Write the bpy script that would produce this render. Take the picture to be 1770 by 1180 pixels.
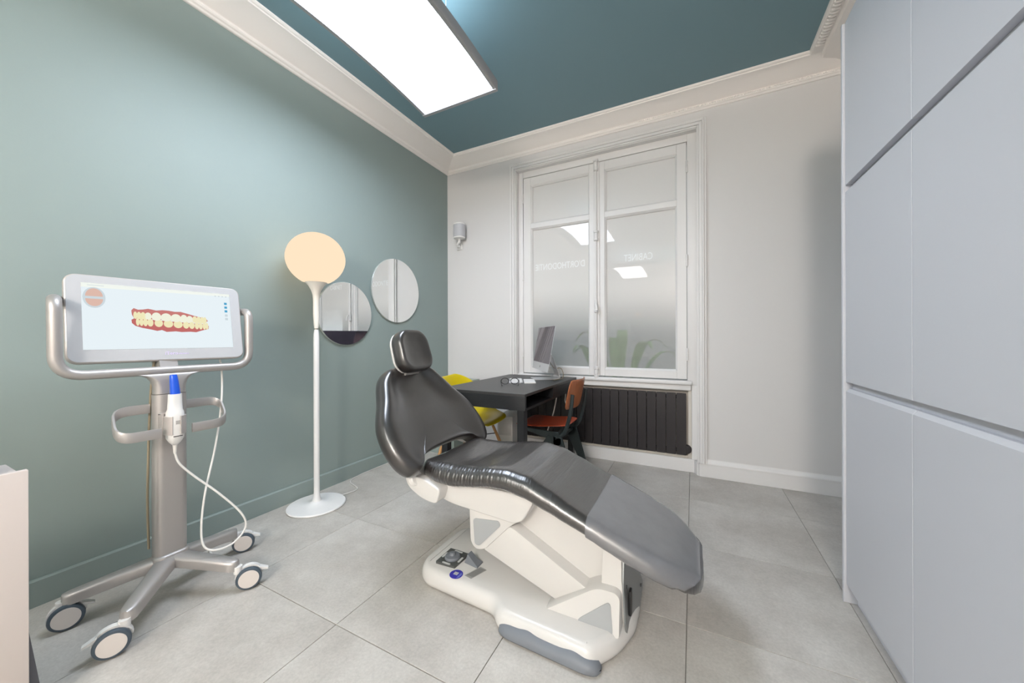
import bpy, bmesh, math, random
from mathutils import Vector, Matrix
random.seed(7)
sc = bpy.context.scene
for o in list(bpy.data.objects): bpy.data.objects.remove(o, do_unlink=True)
COL = sc.collection
PI = math.pi

# ------------------------------------------------------------------ camera
cd = bpy.data.cameras.new('camera'); cam = bpy.data.objects.new('camera', cd); COL.objects.link(cam)
cd.sensor_width = 36.0; cd.lens = 617.0 / 1770.0 * 36.0
cd.shift_y = -4.1 / 1770.0; cd.clip_start = 0.02
H = 1.092
cam.location = (0, 0, H)
cam.rotation_euler = (Matrix.Rotation(math.radians(26.83), 3, 'Z') @ Matrix.Rotation(PI / 2, 3, 'X') @ Matrix.Rotation(-0.003, 3, 'Z')).to_euler()
sc.camera = cam
# ------------------------------------------------------------------ world, exposure
w = bpy.data.worlds.new('world'); sc.world = w; w.use_nodes = True
bg = w.node_tree.nodes['Background']; bg.inputs[0].default_value = (0.78, 0.84, 0.9, 1); bg.inputs[1].default_value = 1.0
vs = sc.view_settings
vs.view_transform = 'Standard'; vs.look = 'None'; vs.exposure = 0.14; vs.gamma = 1.0; vs.use_curve_mapping = False
PANEL_E = 18.5

# ------------------------------------------------------------------ materials
MATS = {}
def mat(name, col, rough=0.5, metal=0.0, emit=None, estr=1.0, bump=None, vary=0.0, nscale=8.0, coat=0.0, spec=None, objrand=0.0, stretch=None):
    if name in MATS: return MATS[name]
    m = bpy.data.materials.new(name); m.use_nodes = True; MATS[name] = m
    nt = m.node_tree; b = nt.nodes['Principled BSDF']
    b.inputs['Base Color'].default_value = (*col, 1); b.inputs['Roughness'].default_value = rough; b.inputs['Metallic'].default_value = metal
    if coat: b.inputs['Coat Weight'].default_value = coat; b.inputs['Coat Roughness'].default_value = 0.2
    if spec is not None: b.inputs['Specular IOR Level'].default_value = spec
    if emit is not None:
        b.inputs['Emission Color'].default_value = (*emit, 1); b.inputs['Emission Strength'].default_value = estr
    tc = None
    def coords():
        nonlocal tc
        if tc is None:
            t = nt.nodes.new('ShaderNodeTexCoord'); mp = nt.nodes.new('ShaderNodeMapping'); nt.links.new(t.outputs['Object'], mp.inputs['Vector'])
            if stretch: mp.inputs['Scale'].default_value = stretch
            tc = mp
        return tc.outputs['Vector']
    if vary or objrand:
        n = nt.nodes.new('ShaderNodeTexNoise'); n.inputs['Scale'].default_value = nscale; n.inputs['Detail'].default_value = 5; n.inputs['Roughness'].default_value = 0.6
        nt.links.new(coords(), n.inputs['Vector'])
        mr = nt.nodes.new('ShaderNodeMapRange'); mr.inputs[1].default_value = 0.3; mr.inputs[2].default_value = 0.7
        mr.inputs[3].default_value = 1 - vary; mr.inputs[4].default_value = 1 + vary
        nt.links.new(n.outputs['Fac'], mr.inputs[0]); f = mr.outputs[0]
        if objrand:
            oi = nt.nodes.new('ShaderNodeObjectInfo'); m2 = nt.nodes.new('ShaderNodeMapRange')
            m2.inputs[3].default_value = 1 - objrand; m2.inputs[4].default_value = 1 + objrand
            nt.links.new(oi.outputs['Random'], m2.inputs[0])
            mu = nt.nodes.new('ShaderNodeMath'); mu.operation = 'MULTIPLY'; nt.links.new(f, mu.inputs[0]); nt.links.new(m2.outputs[0], mu.inputs[1]); f = mu.outputs[0]
        vm = nt.nodes.new('ShaderNodeVectorMath'); vm.operation = 'SCALE'; vm.inputs[0].default_value = col; nt.links.new(f, vm.inputs['Scale'])
        nt.links.new(vm.outputs[0], b.inputs['Base Color'])
    if bump:
        n = nt.nodes.new('ShaderNodeTexNoise'); n.inputs['Scale'].default_value = bump[0]; n.inputs['Detail'].default_value = 4
        nt.links.new(coords(), n.inputs['Vector'])
        bp = nt.nodes.new('ShaderNodeBump'); bp.inputs['Strength'].default_value = bump[1]; bp.inputs['Distance'].default_value = bump[2] if len(bump) > 2 else 0.002
        nt.links.new(n.outputs['Fac'], bp.inputs['Height']); nt.links.new(bp.outputs[0], b.inputs['Normal'])
    return m

GREEN = (0.266, 0.325, 0.308)
M_green = mat('green_wall_paint', GREEN, 0.55, bump=(90, 0.10, 0.002), vary=0.015, nscale=2)
M_white = mat('white_wall_paint', (0.68, 0.665, 0.655), 0.6, bump=(120, 0.06, 0.002))
M_trim = mat('white_trim_paint', (0.75, 0.735, 0.725), 0.42)
M_teal = mat('teal_ceiling_paint', (0.175, 0.282, 0.318), 0.6, bump=(60, 0.08, 0.002))
M_cornice = mat('cornice_paint', (0.90, 0.85, 0.81), 0.55)
M_grout = mat('grout', (0.24, 0.225, 0.205), 0.9)
M_cab = mat('cabinet_lacquer', (0.585, 0.59, 0.625), 0.38, spec=0.35)
M_lamp_metal = mat('white_lacquered_metal', (0.80, 0.79, 0.78), 0.3)
M_black_metal = mat('black_metal', (0.012, 0.012, 0.013), 0.4)
M_leather = mat('black_upholstery', (0.024, 0.0205, 0.019), 0.28, spec=1.0, coat=1.0, bump=(9, 0.28, 0.01), stretch=(14, 1.0, 1.0))
M_leather2 = mat('black_backrest_upholstery', (0.024, 0.0205, 0.019), 0.30, spec=1.0, coat=0.5, bump=(18, 0.04, 0.004))
M_vinyl = mat('clear_vinyl_over_black', (0.15, 0.15, 0.158), 0.2, spec=1.0, coat=0.6, vary=0.06, nscale=14, bump=(3.5, 0.05, 0.006))
M_shell = mat('chair_white_plastic', (0.655, 0.64, 0.62), 0.26, spec=0.5)
M_shell2 = mat('chair_inset_grey', (0.37, 0.385, 0.395), 0.3)
M_bumper = mat('grey_rubber', (0.175, 0.190, 0.215), 0.5)
M_plate = mat('grey_service_plate', (0.26, 0.275, 0.28), 0.35, metal=0.4)
M_alu = mat('brushed_grey_metal', (0.46, 0.435, 0.42), 0.42, metal=0.6, bump=(160, 0.05, 0.001))
M_bezel = mat('pale_grey_bezel', (0.46, 0.47, 0.49), 0.3)
M_bezel_side = mat('champagne_metal', (0.52, 0.48, 0.46), 0.4, metal=0.4)
M_wheelcap = mat('caster_cap', (0.66, 0.61, 0.575), 0.45)
M_tyre = mat('blue_grey_tyre', (0.060, 0.082, 0.105), 0.45)
M_whiteplastic = mat('white_plastic', (0.78, 0.765, 0.745), 0.35)
M_blue = mat('blue_sleeve_plastic', (0.015, 0.095, 0.62), 0.3)
M_desk = mat('black_wood_grain', (0.011, 0.012, 0.014), 0.42, vary=0.35, nscale=30, stretch=(1, 14, 14), bump=(40, 0.25, 0.001))
M_desk_top = mat('black_wood_desk_top', (0.030, 0.029, 0.029), 0.38, vary=0.25, nscale=26, stretch=(14, 1, 14), bump=(40, 0.2, 0.001))
M_yellow = mat('yellow_plastic', (0.72, 0.55, 0.004), 0.32)
M_wood = mat('teak_plywood', (0.36, 0.115, 0.042), 0.4, vary=0.22, nscale=9, stretch=(1, 9, 1.2))
M_woodseat = mat('red_stained_plywood', (0.33, 0.045, 0.012), 0.4, vary=0.25, nscale=9, stretch=(1.2, 9, 1))
M_woodleg = mat('beech_wood', (0.45, 0.24, 0.09), 0.5, vary=0.15, nscale=9, stretch=(9, 9, 1))
M_frame_green = mat('dark_green_black_steel', (0.012, 0.020, 0.021), 0.4)
M_rad = mat('dark_brown_radiator', (0.020, 0.0165, 0.018), 0.45)
M_mirror = mat('mirror_glass', (0.88, 0.89, 0.885), 0.0, metal=1.0)
M_mirror_edge = mat('mirror_edge', (0.36, 0.40, 0.38), 0.2)
M_silver = mat('aluminium_case', (0.62, 0.62, 0.63), 0.35, metal=0.5)
M_beige = mat('beige_melamine', (0.68, 0.605, 0.565), 0.5)
M_grey = mat('grey_fabric', (0.14, 0.14, 0.155), 0.8)
M_cable = mat('white_cable', (0.74, 0.72, 0.69), 0.4)
M_cable_b = mat('tan_cable', (0.30, 0.25, 0.17), 0.5)
M_radborder = mat('cream_niche_paint', (0.66, 0.62, 0.56), 0.5)

def tile_mat():
    m = bpy.data.materials.new('stone_tile'); m.use_nodes = True; nt = m.node_tree; b = nt.nodes['Principled BSDF']
    b.inputs['Roughness'].default_value = 0.42; b.inputs['Specular IOR Level'].default_value = 0.4
    geo = nt.nodes.new('ShaderNodeNewGeometry'); oi = nt.nodes.new('ShaderNodeObjectInfo')
    ad = nt.nodes.new('ShaderNodeVectorMath'); ad.operation = 'MULTIPLY_ADD'
    cmb = nt.nodes.new('ShaderNodeCombineXYZ'); cmb.inputs[0].default_value = 1
    nt.links.new(oi.outputs['Random'], cmb.inputs[2])
    sc_ = nt.nodes.new('ShaderNodeVectorMath'); sc_.operation = 'SCALE'; sc_.inputs['Scale'].default_value = 37.0
    nt.links.new(cmb.outputs[0], sc_.inputs[0])
    ad.operation = 'ADD'; nt.links.new(geo.outputs['Position'], ad.inputs[0]); nt.links.new(sc_.outputs[0], ad.inputs[1])
    def noise(s, d, r):
        n = nt.nodes.new('ShaderNodeTexNoise'); n.inputs['Scale'].default_value = s; n.inputs['Detail'].default_value = d; n.inputs['Roughness'].default_value = r
        nt.links.new(ad.outputs[0], n.inputs['Vector']); return n
    n1 = noise(3.2, 6, 0.62); n2 = noise(95, 3, 0.7); n3 = noise(14, 4, 0.6)
    cr = nt.nodes.new('ShaderNodeValToRGB'); cr.color_ramp.elements[0].position = 0.30; cr.color_ramp.elements[0].color = (0.41, 0.382, 0.348, 1)
    cr.color_ramp.elements[1].position = 0.70; cr.color_ramp.elements[1].color = (0.545, 0.522, 0.487, 1)
    nt.links.new(n1.outputs['Fac'], cr.inputs[0])
    mr = nt.nodes.new('ShaderNodeMapRange'); mr.inputs[1].default_value = 0.3; mr.inputs[2].default_value = 0.7; mr.inputs[3].default_value = 0.90; mr.inputs[4].default_value = 1.08
    nt.links.new(n2.outputs['Fac'], mr.inputs[0])
    mr3 = nt.nodes.new('ShaderNodeMapRange'); mr3.inputs[1].default_value = 0.3; mr3.inputs[2].default_value = 0.7; mr3.inputs[3].default_value = 0.95; mr3.inputs[4].default_value = 1.05
    nt.links.new(n3.outputs['Fac'], mr3.inputs[0])
    mu = nt.nodes.new('ShaderNodeMath'); mu.operation = 'MULTIPLY'; nt.links.new(mr.outputs[0], mu.inputs[0]); nt.links.new(mr3.outputs[0], mu.inputs[1])
    vm = nt.nodes.new('ShaderNodeVectorMath'); vm.operation = 'SCALE'; nt.links.new(cr.outputs[0], vm.inputs[0]); nt.links.new(mu.outputs[0], vm.inputs['Scale'])
    nt.links.new(vm.outputs[0], b.inputs['Base Color'])
    bp = nt.nodes.new('ShaderNodeBump'); bp.inputs['Strength'].default_value = 0.08; bp.inputs['Distance'].default_value = 0.002
    nt.links.new(n2.outputs['Fac'], bp.inputs['Height']); nt.links.new(bp.outputs[0], b.inputs['Normal'])
    return m
M_tile = tile_mat()

def emis(name, col, s):
    m = bpy.data.materials.new(name); m.use_nodes = True; nt = m.node_tree; nt.nodes.remove(nt.nodes['Principled BSDF'])
    e = nt.nodes.new('ShaderNodeEmission'); e.inputs[0].default_value = (*col, 1); e.inputs[1].default_value = s
    nt.links.new(e.outputs[0], nt.nodes['Material Output'].inputs[0]); return m
M_panel = emis('panel_diffuser_light', (0.82, 0.90, 1.04), PANEL_E)
M_uplight = emis('panel_uplight', (0.75, 0.88, 1.0), 9.0)
M_panel_warm = emis('panel_diffuser_light_warm', (1.0, 0.95, 0.90), 15.0)
M_screen = emis('screen_white', (0.80, 0.88, 0.92), 0.92)

def pane_mat(name, z0, z1):
    """frosted film that thins out towards the bottom of the pane, on glass"""
    m = bpy.data.materials.new(name); m.use_nodes = True; nt = m.node_tree; nt.nodes.remove(nt.nodes['Principled BSDF'])
    out = nt.nodes['Material Output']
    geo = nt.nodes.new('ShaderNodeNewGeometry'); sep = nt.nodes.new('ShaderNodeSeparateXYZ'); nt.links.new(geo.outputs['Position'], sep.inputs[0])
    mr = nt.nodes.new('ShaderNodeMapRange'); mr.interpolation_type = 'SMOOTHSTEP'
    mr.inputs[1].default_value = z0; mr.inputs[2].default_value = z1; mr.inputs[3].default_value = 0.32; mr.inputs[4].default_value = 1.0
    nt.links.new(sep.outputs[2], mr.inputs[0])
    d = nt.nodes.new('ShaderNodeBsdfDiffuse'); d.inputs[0].default_value = (0.86, 0.83, 0.80, 1)
    t = nt.nodes.new('ShaderNodeBsdfTranslucent'); t.inputs[0].default_value = (0.85, 0.83, 0.80, 1)
    mx = nt.nodes.new('ShaderNodeMixShader'); mx.inputs[0].default_value = 0.3; nt.links.new(d.outputs[0], mx.inputs[1]); nt.links.new(t.outputs[0], mx.inputs[2])
    tr = nt.nodes.new('ShaderNodeBsdfTransparent'); tr.inputs[0].default_value = (0.85, 0.88, 0.87, 1)
    m2 = nt.nodes.new('ShaderNodeMixShader'); nt.links.new(mr.outputs[0], m2.inputs[0]); nt.links.new(tr.outputs[0], m2.inputs[1]); nt.links.new(mx.outputs[0], m2.inputs[2])
    g = nt.nodes.new('ShaderNodeBsdfGlossy'); g.inputs['Roughness'].default_value = 0.0; g.inputs[0].default_value = (1, 1, 1, 1)
    fr = nt.nodes.new('ShaderNodeFresnel'); fr.inputs[0].default_value = 1.5
    m3 = nt.nodes.new('ShaderNodeMixShader'); nt.links.new(fr.outputs[0], m3.inputs[0]); nt.links.new(m2.outputs[0], m3.inputs[1]); nt.links.new(g.outputs[0], m3.inputs[2])
    nt.links.new(m3.outputs[0], out.inputs[0]); return m
M_pane = pane_mat('frosted_film_glass', 1.05, 1.62)

# ------------------------------------------------------------------ mesh helpers
def V(*a): return Vector(a)
class MB:
    def __init__(s): s.bm = bmesh.new()
    def raw(s, vs, fs, M=None):
        vv = [s.bm.verts.new(M @ Vector(v) if M else Vector(v)) for v in vs]
        for f in fs:
            try: s.bm.faces.new([vv[i] for i in f])
            except ValueError: pass
        return s
    def box(s, lo, hi, bev=0.0, seg=2, M=None):
        b = bmesh.new(); x0, y0, z0 = lo; x1, y1, z1 = hi
        P = [b.verts.new(p) for p in ((x0,y0,z0),(x1,y0,z0),(x1,y1,z0),(x0,y1,z0),(x0,y0,z1),(x1,y0,z1),(x1,y1,z1),(x0,y1,z1))]
        for f in ((3,2,1,0),(4,5,6,7),(0,1,5,4),(1,2,6,5),(2,3,7,6),(3,0,4,7)): b.faces.new([P[i] for i in f])
        if bev: bmesh.ops.bevel(b, geom=list(b.edges), offset=bev, segments=seg, profile=0.5, affect='EDGES', clamp_overlap=True)
        s.merge(b, M); return s
    def merge(s, b, M=None):
        b.verts.index_update(); mp = [s.bm.verts.new(M @ v.co if M else v.co.copy()) for v in b.verts]
        for f in b.faces:
            try: s.bm.faces.new([mp[v.index] for v in f.verts])
            except ValueError: pass
        b.free()
    def loft(s, rings, close=True, cap=True, M=None):
        n = len(rings[0]); base = [s.bm.verts.new(M @ Vector(p) if M else Vector(p)) for r in rings for p in r]
        for i in range(len(rings) - 1):
            for j in range(n if close else n - 1):
                k = (j + 1) % n
                try: s.bm.faces.new((base[i*n+j], base[i*n+k], base[(i+1)*n+k], base[(i+1)*n+j]))
                except ValueError: pass
        if cap and close:
            s.bm.faces.new(list(reversed(base[:n]))); s.bm.faces.new(base[-n:])
        return s
    def lathe(s, prof, n=32, c=(0, 0), M=None):
        """prof: (r,z) bottom to top"""
        rings = [[(c[0] + max(r, 1e-4) * math.cos(2*PI*k/n), c[1] + max(r, 1e-4) * math.sin(2*PI*k/n), z) for k in range(n)] for r, z in prof]
        return s.loft(rings, M=M)
    def tube(s, pts, r, n=10, cap=True, sx=1.0, M=None):
        pts = [Vector(p) for p in pts]; rings = []; up = None
        R = r if isinstance(r, (list, tuple)) else [r] * len(pts)
        for i, p in enumerate(pts):
            a = pts[max(i-1, 0)]; b = pts[min(i+1, len(pts)-1)]; d = (b - a).normalized()
            if up is None:
                up = Vector((0, 0, 1)) if abs(d.z) < 0.9 else Vector((1, 0, 0))
            x = d.cross(up).normalized(); up = x.cross(d).normalized()
            rings.append([p + (x * math.cos(2*PI*k/n) * sx + up * math.sin(2*PI*k/n)) * R[i] for k in range(n)])
        return s.loft(rings, cap=cap, M=M)
    def prism(s, outline, d0, d1, axis='y', bev=0.0, seg=2, M=None):
        """outline 2D extruded along axis: y -> (x,z), z -> (x,y), x -> (y,z)"""
        b = bmesh.new()
        def P(a, c, d): return {'y': (a, d, c), 'z': (a, c, d), 'x': (d, a, c)}[axis]
        A = [b.verts.new(P(a, c, d0)) for a, c in outline]; B = [b.verts.new(P(a, c, d1)) for a, c in outline]
        n = len(outline)
        b.faces.new(A); b.faces.new(list(reversed(B)))
        for i in range(n): b.faces.new((A[i], B[i], B[(i+1) % n], A[(i+1) % n]))
        bmesh.ops.recalc_face_normals(b, faces=list(b.faces))
        if bev:
            ed = [e for e in b.edges if not (e.verts[0] in A and e.verts[1] in B or e.verts[1] in A and e.verts[0] in B)]
            bmesh.ops.bevel(b, geom=ed, offset=bev, segments=seg, profile=0.5, affect='EDGES', clamp_overlap=True)
        s.merge(b, M); return s
    def build(s, name, m, par=None, local=False, ang=35, smooth=True):
        bmesh.ops.remove_doubles(s.bm, verts=list(s.bm.verts), dist=1e-6)
        bmesh.ops.recalc_face_normals(s.bm, faces=list(s.bm.faces))
        me = bpy.data.meshes.new(name)
        if par and not local:
            off = Vector((0, 0, 0)); p = par
            while p: off += p.location; p = p.parent
            bmesh.ops.translate(s.bm, verts=list(s.bm.verts), vec=-off)
        s.bm.to_mesh(me); s.bm.free()
        if smooth:
            me.polygons.foreach_set('use_smooth', [True] * len(me.polygons)); me.set_sharp_from_angle(angle=math.radians(ang))
        me.materials.append(m)
        o = bpy.data.objects.new(name, me); COL.objects.link(o)
        if par: o.parent = par
        return o
def Bx(name, lo, hi, m, par=None, bev=0.0, seg=2): return MB().box(lo, hi, bev, seg).build(name, m, par)
def tag(o, label=None, cat=None, group=None, kind=None):
    if label: o['label'] = label
    if cat: o['category'] = cat
    if group: o['group'] = group
    if kind: o['kind'] = kind
    return o
def thing(name, loc, label, cat, rz=0, group=None):
    o = bpy.data.objects.new(name, None); COL.objects.link(o); o.location = loc; o.rotation_euler = (0, 0, rz); o.empty_display_size = 0.1
    return tag(o, label, cat, group)
def struct(o): o['kind'] = 'structure'; return o
def fillet(pts, rad, n=6):
    """round the corners of an open 3D polyline"""
    pts = [Vector(p) for p in pts]; out = [pts[0]]
    for i in range(1, len(pts) - 1):
        a, b, c = pts[i-1], pts[i], pts[i+1]; r = rad[i] if isinstance(rad, (list, tuple)) else rad
        u = (a - b); v = (c - b); r = min(r, u.length * 0.49, v.length * 0.49); p = b + u.normalized() * r; q = b + v.normalized() * r
        for k in range(n + 1):
            t = k / n; out.append(p * (1-t)**2 + b * 2*t*(1-t) + q * t*t)
    out.append(pts[-1]); return out
def rrect(x0, x1, z0, z1, r, n=6):
    out = []
    for cx, cz, a0 in ((x1-r, z1-r, 0), (x0+r, z1-r, 90), (x0+r, z0+r, 180), (x1-r, z0+r, 270)):
        for k in range(n + 1):
            a = math.radians(a0 + 90*k/n); out.append((cx + r*math.cos(a), cz + r*math.sin(a)))
    return out
def rpoly(pts, r, n=5):
    """closed 2D polygon with rounded corners"""
    out = []; N = len(pts)
    for i in range(N):
        a, b, c = Vector(pts[i-1]), Vector(pts[i]), Vector(pts[(i+1) % N]); rr = r[i] if isinstance(r, (list, tuple)) else r
        u, v = a - b, c - b; rr = min(rr, u.length*.49, v.length*.49); p, q = b + u.normalized()*rr, b + v.normalized()*rr
        for k in range(n + 1):
            t = k/n; w_ = p*(1-t)**2 + b*2*t*(1-t) + q*t*t; out.append((w_.x, w_.y))
    return out
def interp(tab, x):
    if x <= tab[0][0]: return tab[0][1:]
    for a, b in zip(tab, tab[1:]):
        if x <= b[0]:
            t = (x - a[0]) / (b[0] - a[0]); t = t*t*(3-2*t)*0.35 + t*0.65
            return tuple(p + (q-p)*t for p, q in zip(a[1:], b[1:]))
    return tab[-1][1:]

# ================================================================== the setting
XL, XR, YB, YF, ZC = -2.42, 1.0, 3.21, -3.2, 3.022
# floor: grout bed with tiles
floor = struct(Bx('floor', (XL - .1, YF - .1, -0.10), (XR + .1, YB + .15, -0.004), M_grout))
G = 0.0013
xs = [XL] + [v for v in [-0.023 + 0.6*k for k in range(-5, 3)] if XL + .02 < v < XR] + [XR]
ys = [YF] + [v for v in [1.516 + 0.6*k for k in range(-9, 4)] if YF + .02 < v < YB + .02] + [YB + .06]
tile_mesh = {}
for i in range(len(xs) - 1):
    for j in range(len(ys) - 1):
        sx, sy = round(xs[i+1] - xs[i], 3), round(ys[j+1] - ys[j], 3)
        if (sx, sy) not in tile_mesh:
            o = MB().box((G, G, -0.012), (sx - G, sy - G, 0), 0.001, 1).build('tile', M_tile, None, smooth=False)
            tile_mesh[(sx, sy)] = o.data; 
        else:
            o = bpy.data.objects.new('tile', tile_mesh[(sx, sy)]); COL.objects.link(o)
        o.location = (xs[i], ys[j], 0); o.parent = floor

struct(Bx('ceiling', (XL - .1, YF - .1, ZC), (XR + .1, YB + .15, ZC + .1), M_teal))
wl = struct(Bx('wall_left', (XL - .1, YF - .1, -0.05), (XL, YB + .15, ZC), M_green))
struct(Bx('wall_right', (XR, YF - .1, -0.05), (XR + .1, YB + .15, ZC), M_white))
struct(Bx('wall_front', (XL, YF - .1, -0.05), (XR, YF, ZC), M_white))
# back wall with window bay opening
OX0, OX1, OZ1 = -1.572, 0.034, 2.772
m = MB()
m.box((XL, YB, -0.05), (OX0, YB + .15, ZC)); m.box((OX1, YB, -0.05), (XR, YB + .15, ZC)); m.box((OX0, YB, OZ1), (OX1, YB + .15, ZC))
struct(m.build('wall_back', M_white))
# baseboards
m = MB(); m.prism([(XL, 0), (XL + .016, 0), (XL + .016, .104), (XL + .010, .110), (XL, .110)], YF, YB, 'y')
bbl = struct(m.build('baseboard_left', M_green, smooth=False))
m = MB(); m.box((OX1 + .012, YB - .014, 0), (XR, YB, .104), 0.002, 1)
m.loft([[(x, YB - .013 + .017 * (1 - math.cos(a)) * .5 - .004, .104 + .036 * (a / PI)) for a in [PI * k / 8 for k in range(9)]] + [(x, YB, .14), (x, YB, .104)] for x in (OX1 + .065, XR)])
m.box((XL + .016, YB - .014, 0), (OX0 - .012, YB, .104), 0.002, 1)
struct(m.build('baseboard_back', M_trim))
# cornices
PR = [(0, 2.902), (.010, 2.902), (.015, 2.906), (.018, 2.913), (.028, 2.917), (.033, 2.924), (.033, 2.931), (.027, 2.936), (.030, 2.940), (.040, 2.944), (.058, 2.953),
      (.085, 2.966), (.115, 2.979), (.150, 2.990), (.180, 2.997), (.192, 2.998), (.193, 3.006), (.204, 3.008), (.211, 3.014), (.212, ZC), (0, ZC)]
KB = .172 / .212
m = MB(); m.loft([[(XL + d, YF + d, z) for d, z in PR], [(XL + d, YB - d * KB, z) for d, z in PR]])
struct(m.build('trim_1', M_cornice, ang=28))
m = MB(); m.loft([[(XL + d, YB - d * KB, z) for d, z in PR], [(XR - d, YB - d * KB, z) for d, z in PR]])
t2 = struct(m.build('trim_2', M_cornice, ang=28))
PR2 = [(0, 2.902), (.02, 2.902), (.03, 2.92), (.05, 2.94), (.09, 2.96), (.14, 2.975), (.21, 2.985), (.215, 2.992), (.225, 2.998), (.285, 2.998), (.292, 3.005), (.294, ZC), (0, ZC)]
m = MB(); m.loft([[(XR - d, YF, z) for d, z in PR2], [(XR - d, YB - min(d, .05) * KB, z) for d, z in PR2]])
t3 = struct(m.build('trim_3', M_cornice, ang=28))
m = MB(); y = 0.6
while y < 2.99:      # plaster leaf beads along the right cornice
    m.lathe([(0.001, -.012), (.011, -.008), (.015, 0), (.011, .008), (.001, .012)], 7, M=Matrix.Translation((XR - .258, y, 2.994)) @ Matrix.Diagonal((1.7, .8, 1, 1)))
    y += .026
b = m.build('plaster_bead', M_cornice, t3); b['kind'] = 'stuff'
m = MB(); x = -0.4
while x < XR - .05:  # fine rope on the lower bead of the back cornice, right half
    m.lathe([(0.001, -.007), (.006, -.003), (.006, .003), (.001, .007)], 6, M=Matrix.Translation((x, YB - .027, 2.928)) @ Matrix.Rotation(.5, 4, 'Y'))
    x += .016
b = m.build('plaster_rope', M_cornice, t2); b['kind'] = 'stuff'

# ------------------------------------------------------------------ window
win = bpy.data.objects.new('window_1', None); COL.objects.link(win); win.location = (-.77, YB, .69); win['kind'] = 'structure'
def casing_ring(steps, m):
    # steps: list of (offset outward from opening, y front, y back) boxes forming the architrave
    for o0, o1, yf in steps:
        m.box((OX0 - o1, yf, .105), (OX0 - o0, YB + .02, OZ1 + o1), .003, 1)
        m.box((OX1 + o0, yf, .105), (OX1 + o1, YB + .02, OZ1 + o1), .003, 1)
        m.box((OX0 - o0, yf, OZ1 + o0), (OX1 + o0, YB + .02, OZ1 + o1), .003, 1)
m = MB(); casing_ring([(0, .014, YB - .016), (.014, .036, YB - .026), (.036, .050, YB - .034), (.050, .066, YB - .022)], m)
m.build('casing', M_trim, win)
FY = 3.262   # front of the fixed frame
m = MB()     # jambs and head (reveal) plus fixed frame
m.box((OX0, YB, .0), (OX0 + .004, 3.36, OZ1)); m.box((OX1 - .004, YB, 0.0), (OX1, 3.36, OZ1)); m.box((OX0, YB, OZ1 - .004), (OX1, 3.36, OZ1))
m.box((OX0, FY, .70), (-1.522, 3.33, OZ1), .004); m.box((-.038, FY, .70), (OX1, 3.33, OZ1), .004); m.box((-1.522, FY, 2.708), (-.038, 3.33, OZ1), .004)
m.build('fixed_frame', M_trim, win)
m = MB(); m.box((OX0 + .002, 3.222, .712), (-.002, 3.33, .748), .012, 3); m.box((OX0 + .002, 3.243, .668), (-.012, 3.33, .712), .004)
m.build('sill', M_trim, win)
def sash(x0, x1, gx0, gx1):
    zb, zt = .757, 2.704; yf, yb = 3.264, 3.318
    m = MB(); m.box((x0, yf, zb), (gx0 - .012, yb, zt), .003, 1); m.box((gx1 + .012, yf, zb), (x1, yb, zt), .003, 1)
    for a, b in ((zb, .835 - .012), (2.18 + .012, 2.255 - .012), (2.612 + .012, zt)): m.box((gx0 - .012, yf, a), (gx1 + .012, yb, b), .003, 1)
    for a, b in ((.835, 2.18), (2.255, 2.612)):   # sloped glazing mouldings
        e = .012
        o = [(gx0 - e, a - e), (gx1 + e, a - e), (gx1 + e, b + e), (gx0 - e, b + e)]; i = [(gx0, a), (gx1, a), (gx1, b), (gx0, b)]
        m.loft([[(x, yf + .004, z) for x, z in o], [(x, yf + .018, z) for x, z in i], [(x, 3.30, z) for x, z in i]], cap=False)
    s = m.build('sash', M_trim, win)
    for a, b in ((.835, 2.18), (2.255, 2.612)):
        MB().raw([(gx0 - .004, 3.297, a - .004), (gx1 + .004, 3.297, a - .004), (gx1 + .004, 3.297, b + .004), (gx0 - .004, 3.297, b + .004)], [(0, 1, 2, 3)]).build('pane', M_pane, s)
    return s
s1 = sash(-1.519, -.790, -1.426, -.861); s2 = sash(-.768, -.041, -.697, -.127)
# espagnolette bolt with its fittings
m = MB(); m.box((-.808, 3.252, .757), (-.752, 3.266, 2.704), .004); m.build('meeting_strip', M_trim, win)
m = MB(); m.tube([(-.780, 3.240, .735), (-.780, 3.240, 2.715)], .0075, 10)
rod = m.build('espagnolette_rod', M_trim, win)
for z, big in ((2.67, 1.0), (2.03, .9), (.79, 1.0)):
    MB().lathe([(.009, z - .055*big), (.021, z - .05*big), (.022, z - .03*big), (.014, z - .026*big), (.019, z), (.014, z + .026*big), (.023, z + .03*big), (.023, z + .048*big), (.009, z + .055*big)], 14, (-.780, 3.238)).build('rod_guide', M_trim, rod)
m = MB(); m.lathe([(.008, 1.33), (.017, 1.335), (.019, 1.35), (.012, 1.36), (.017, 1.385), (.018, 1.40), (.012, 1.43), (.015, 1.44), (.008, 1.45)], 14, (-.780, 3.236))
m.tube([(-.780, 3.225, 1.41), (-.774, 3.205, 1.405), (-.768, 3.198, 1.38), (-.764, 3.196, 1.345)], [.009, .008, .009, .012], 10)
m.build('window_handle', M_trim, rod)
for x in (-1.521, -.039):
    for z in (2.50, 1.73, .96):
        MB().lathe([(.004, z - .05), (.008, z - .045), (.008, z - .002), (.006, z), (.008, z + .002), (.008, z + .045), (.003, z + .053)], 10, (x, 3.256)).build('hinge', M_trim, win)
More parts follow.
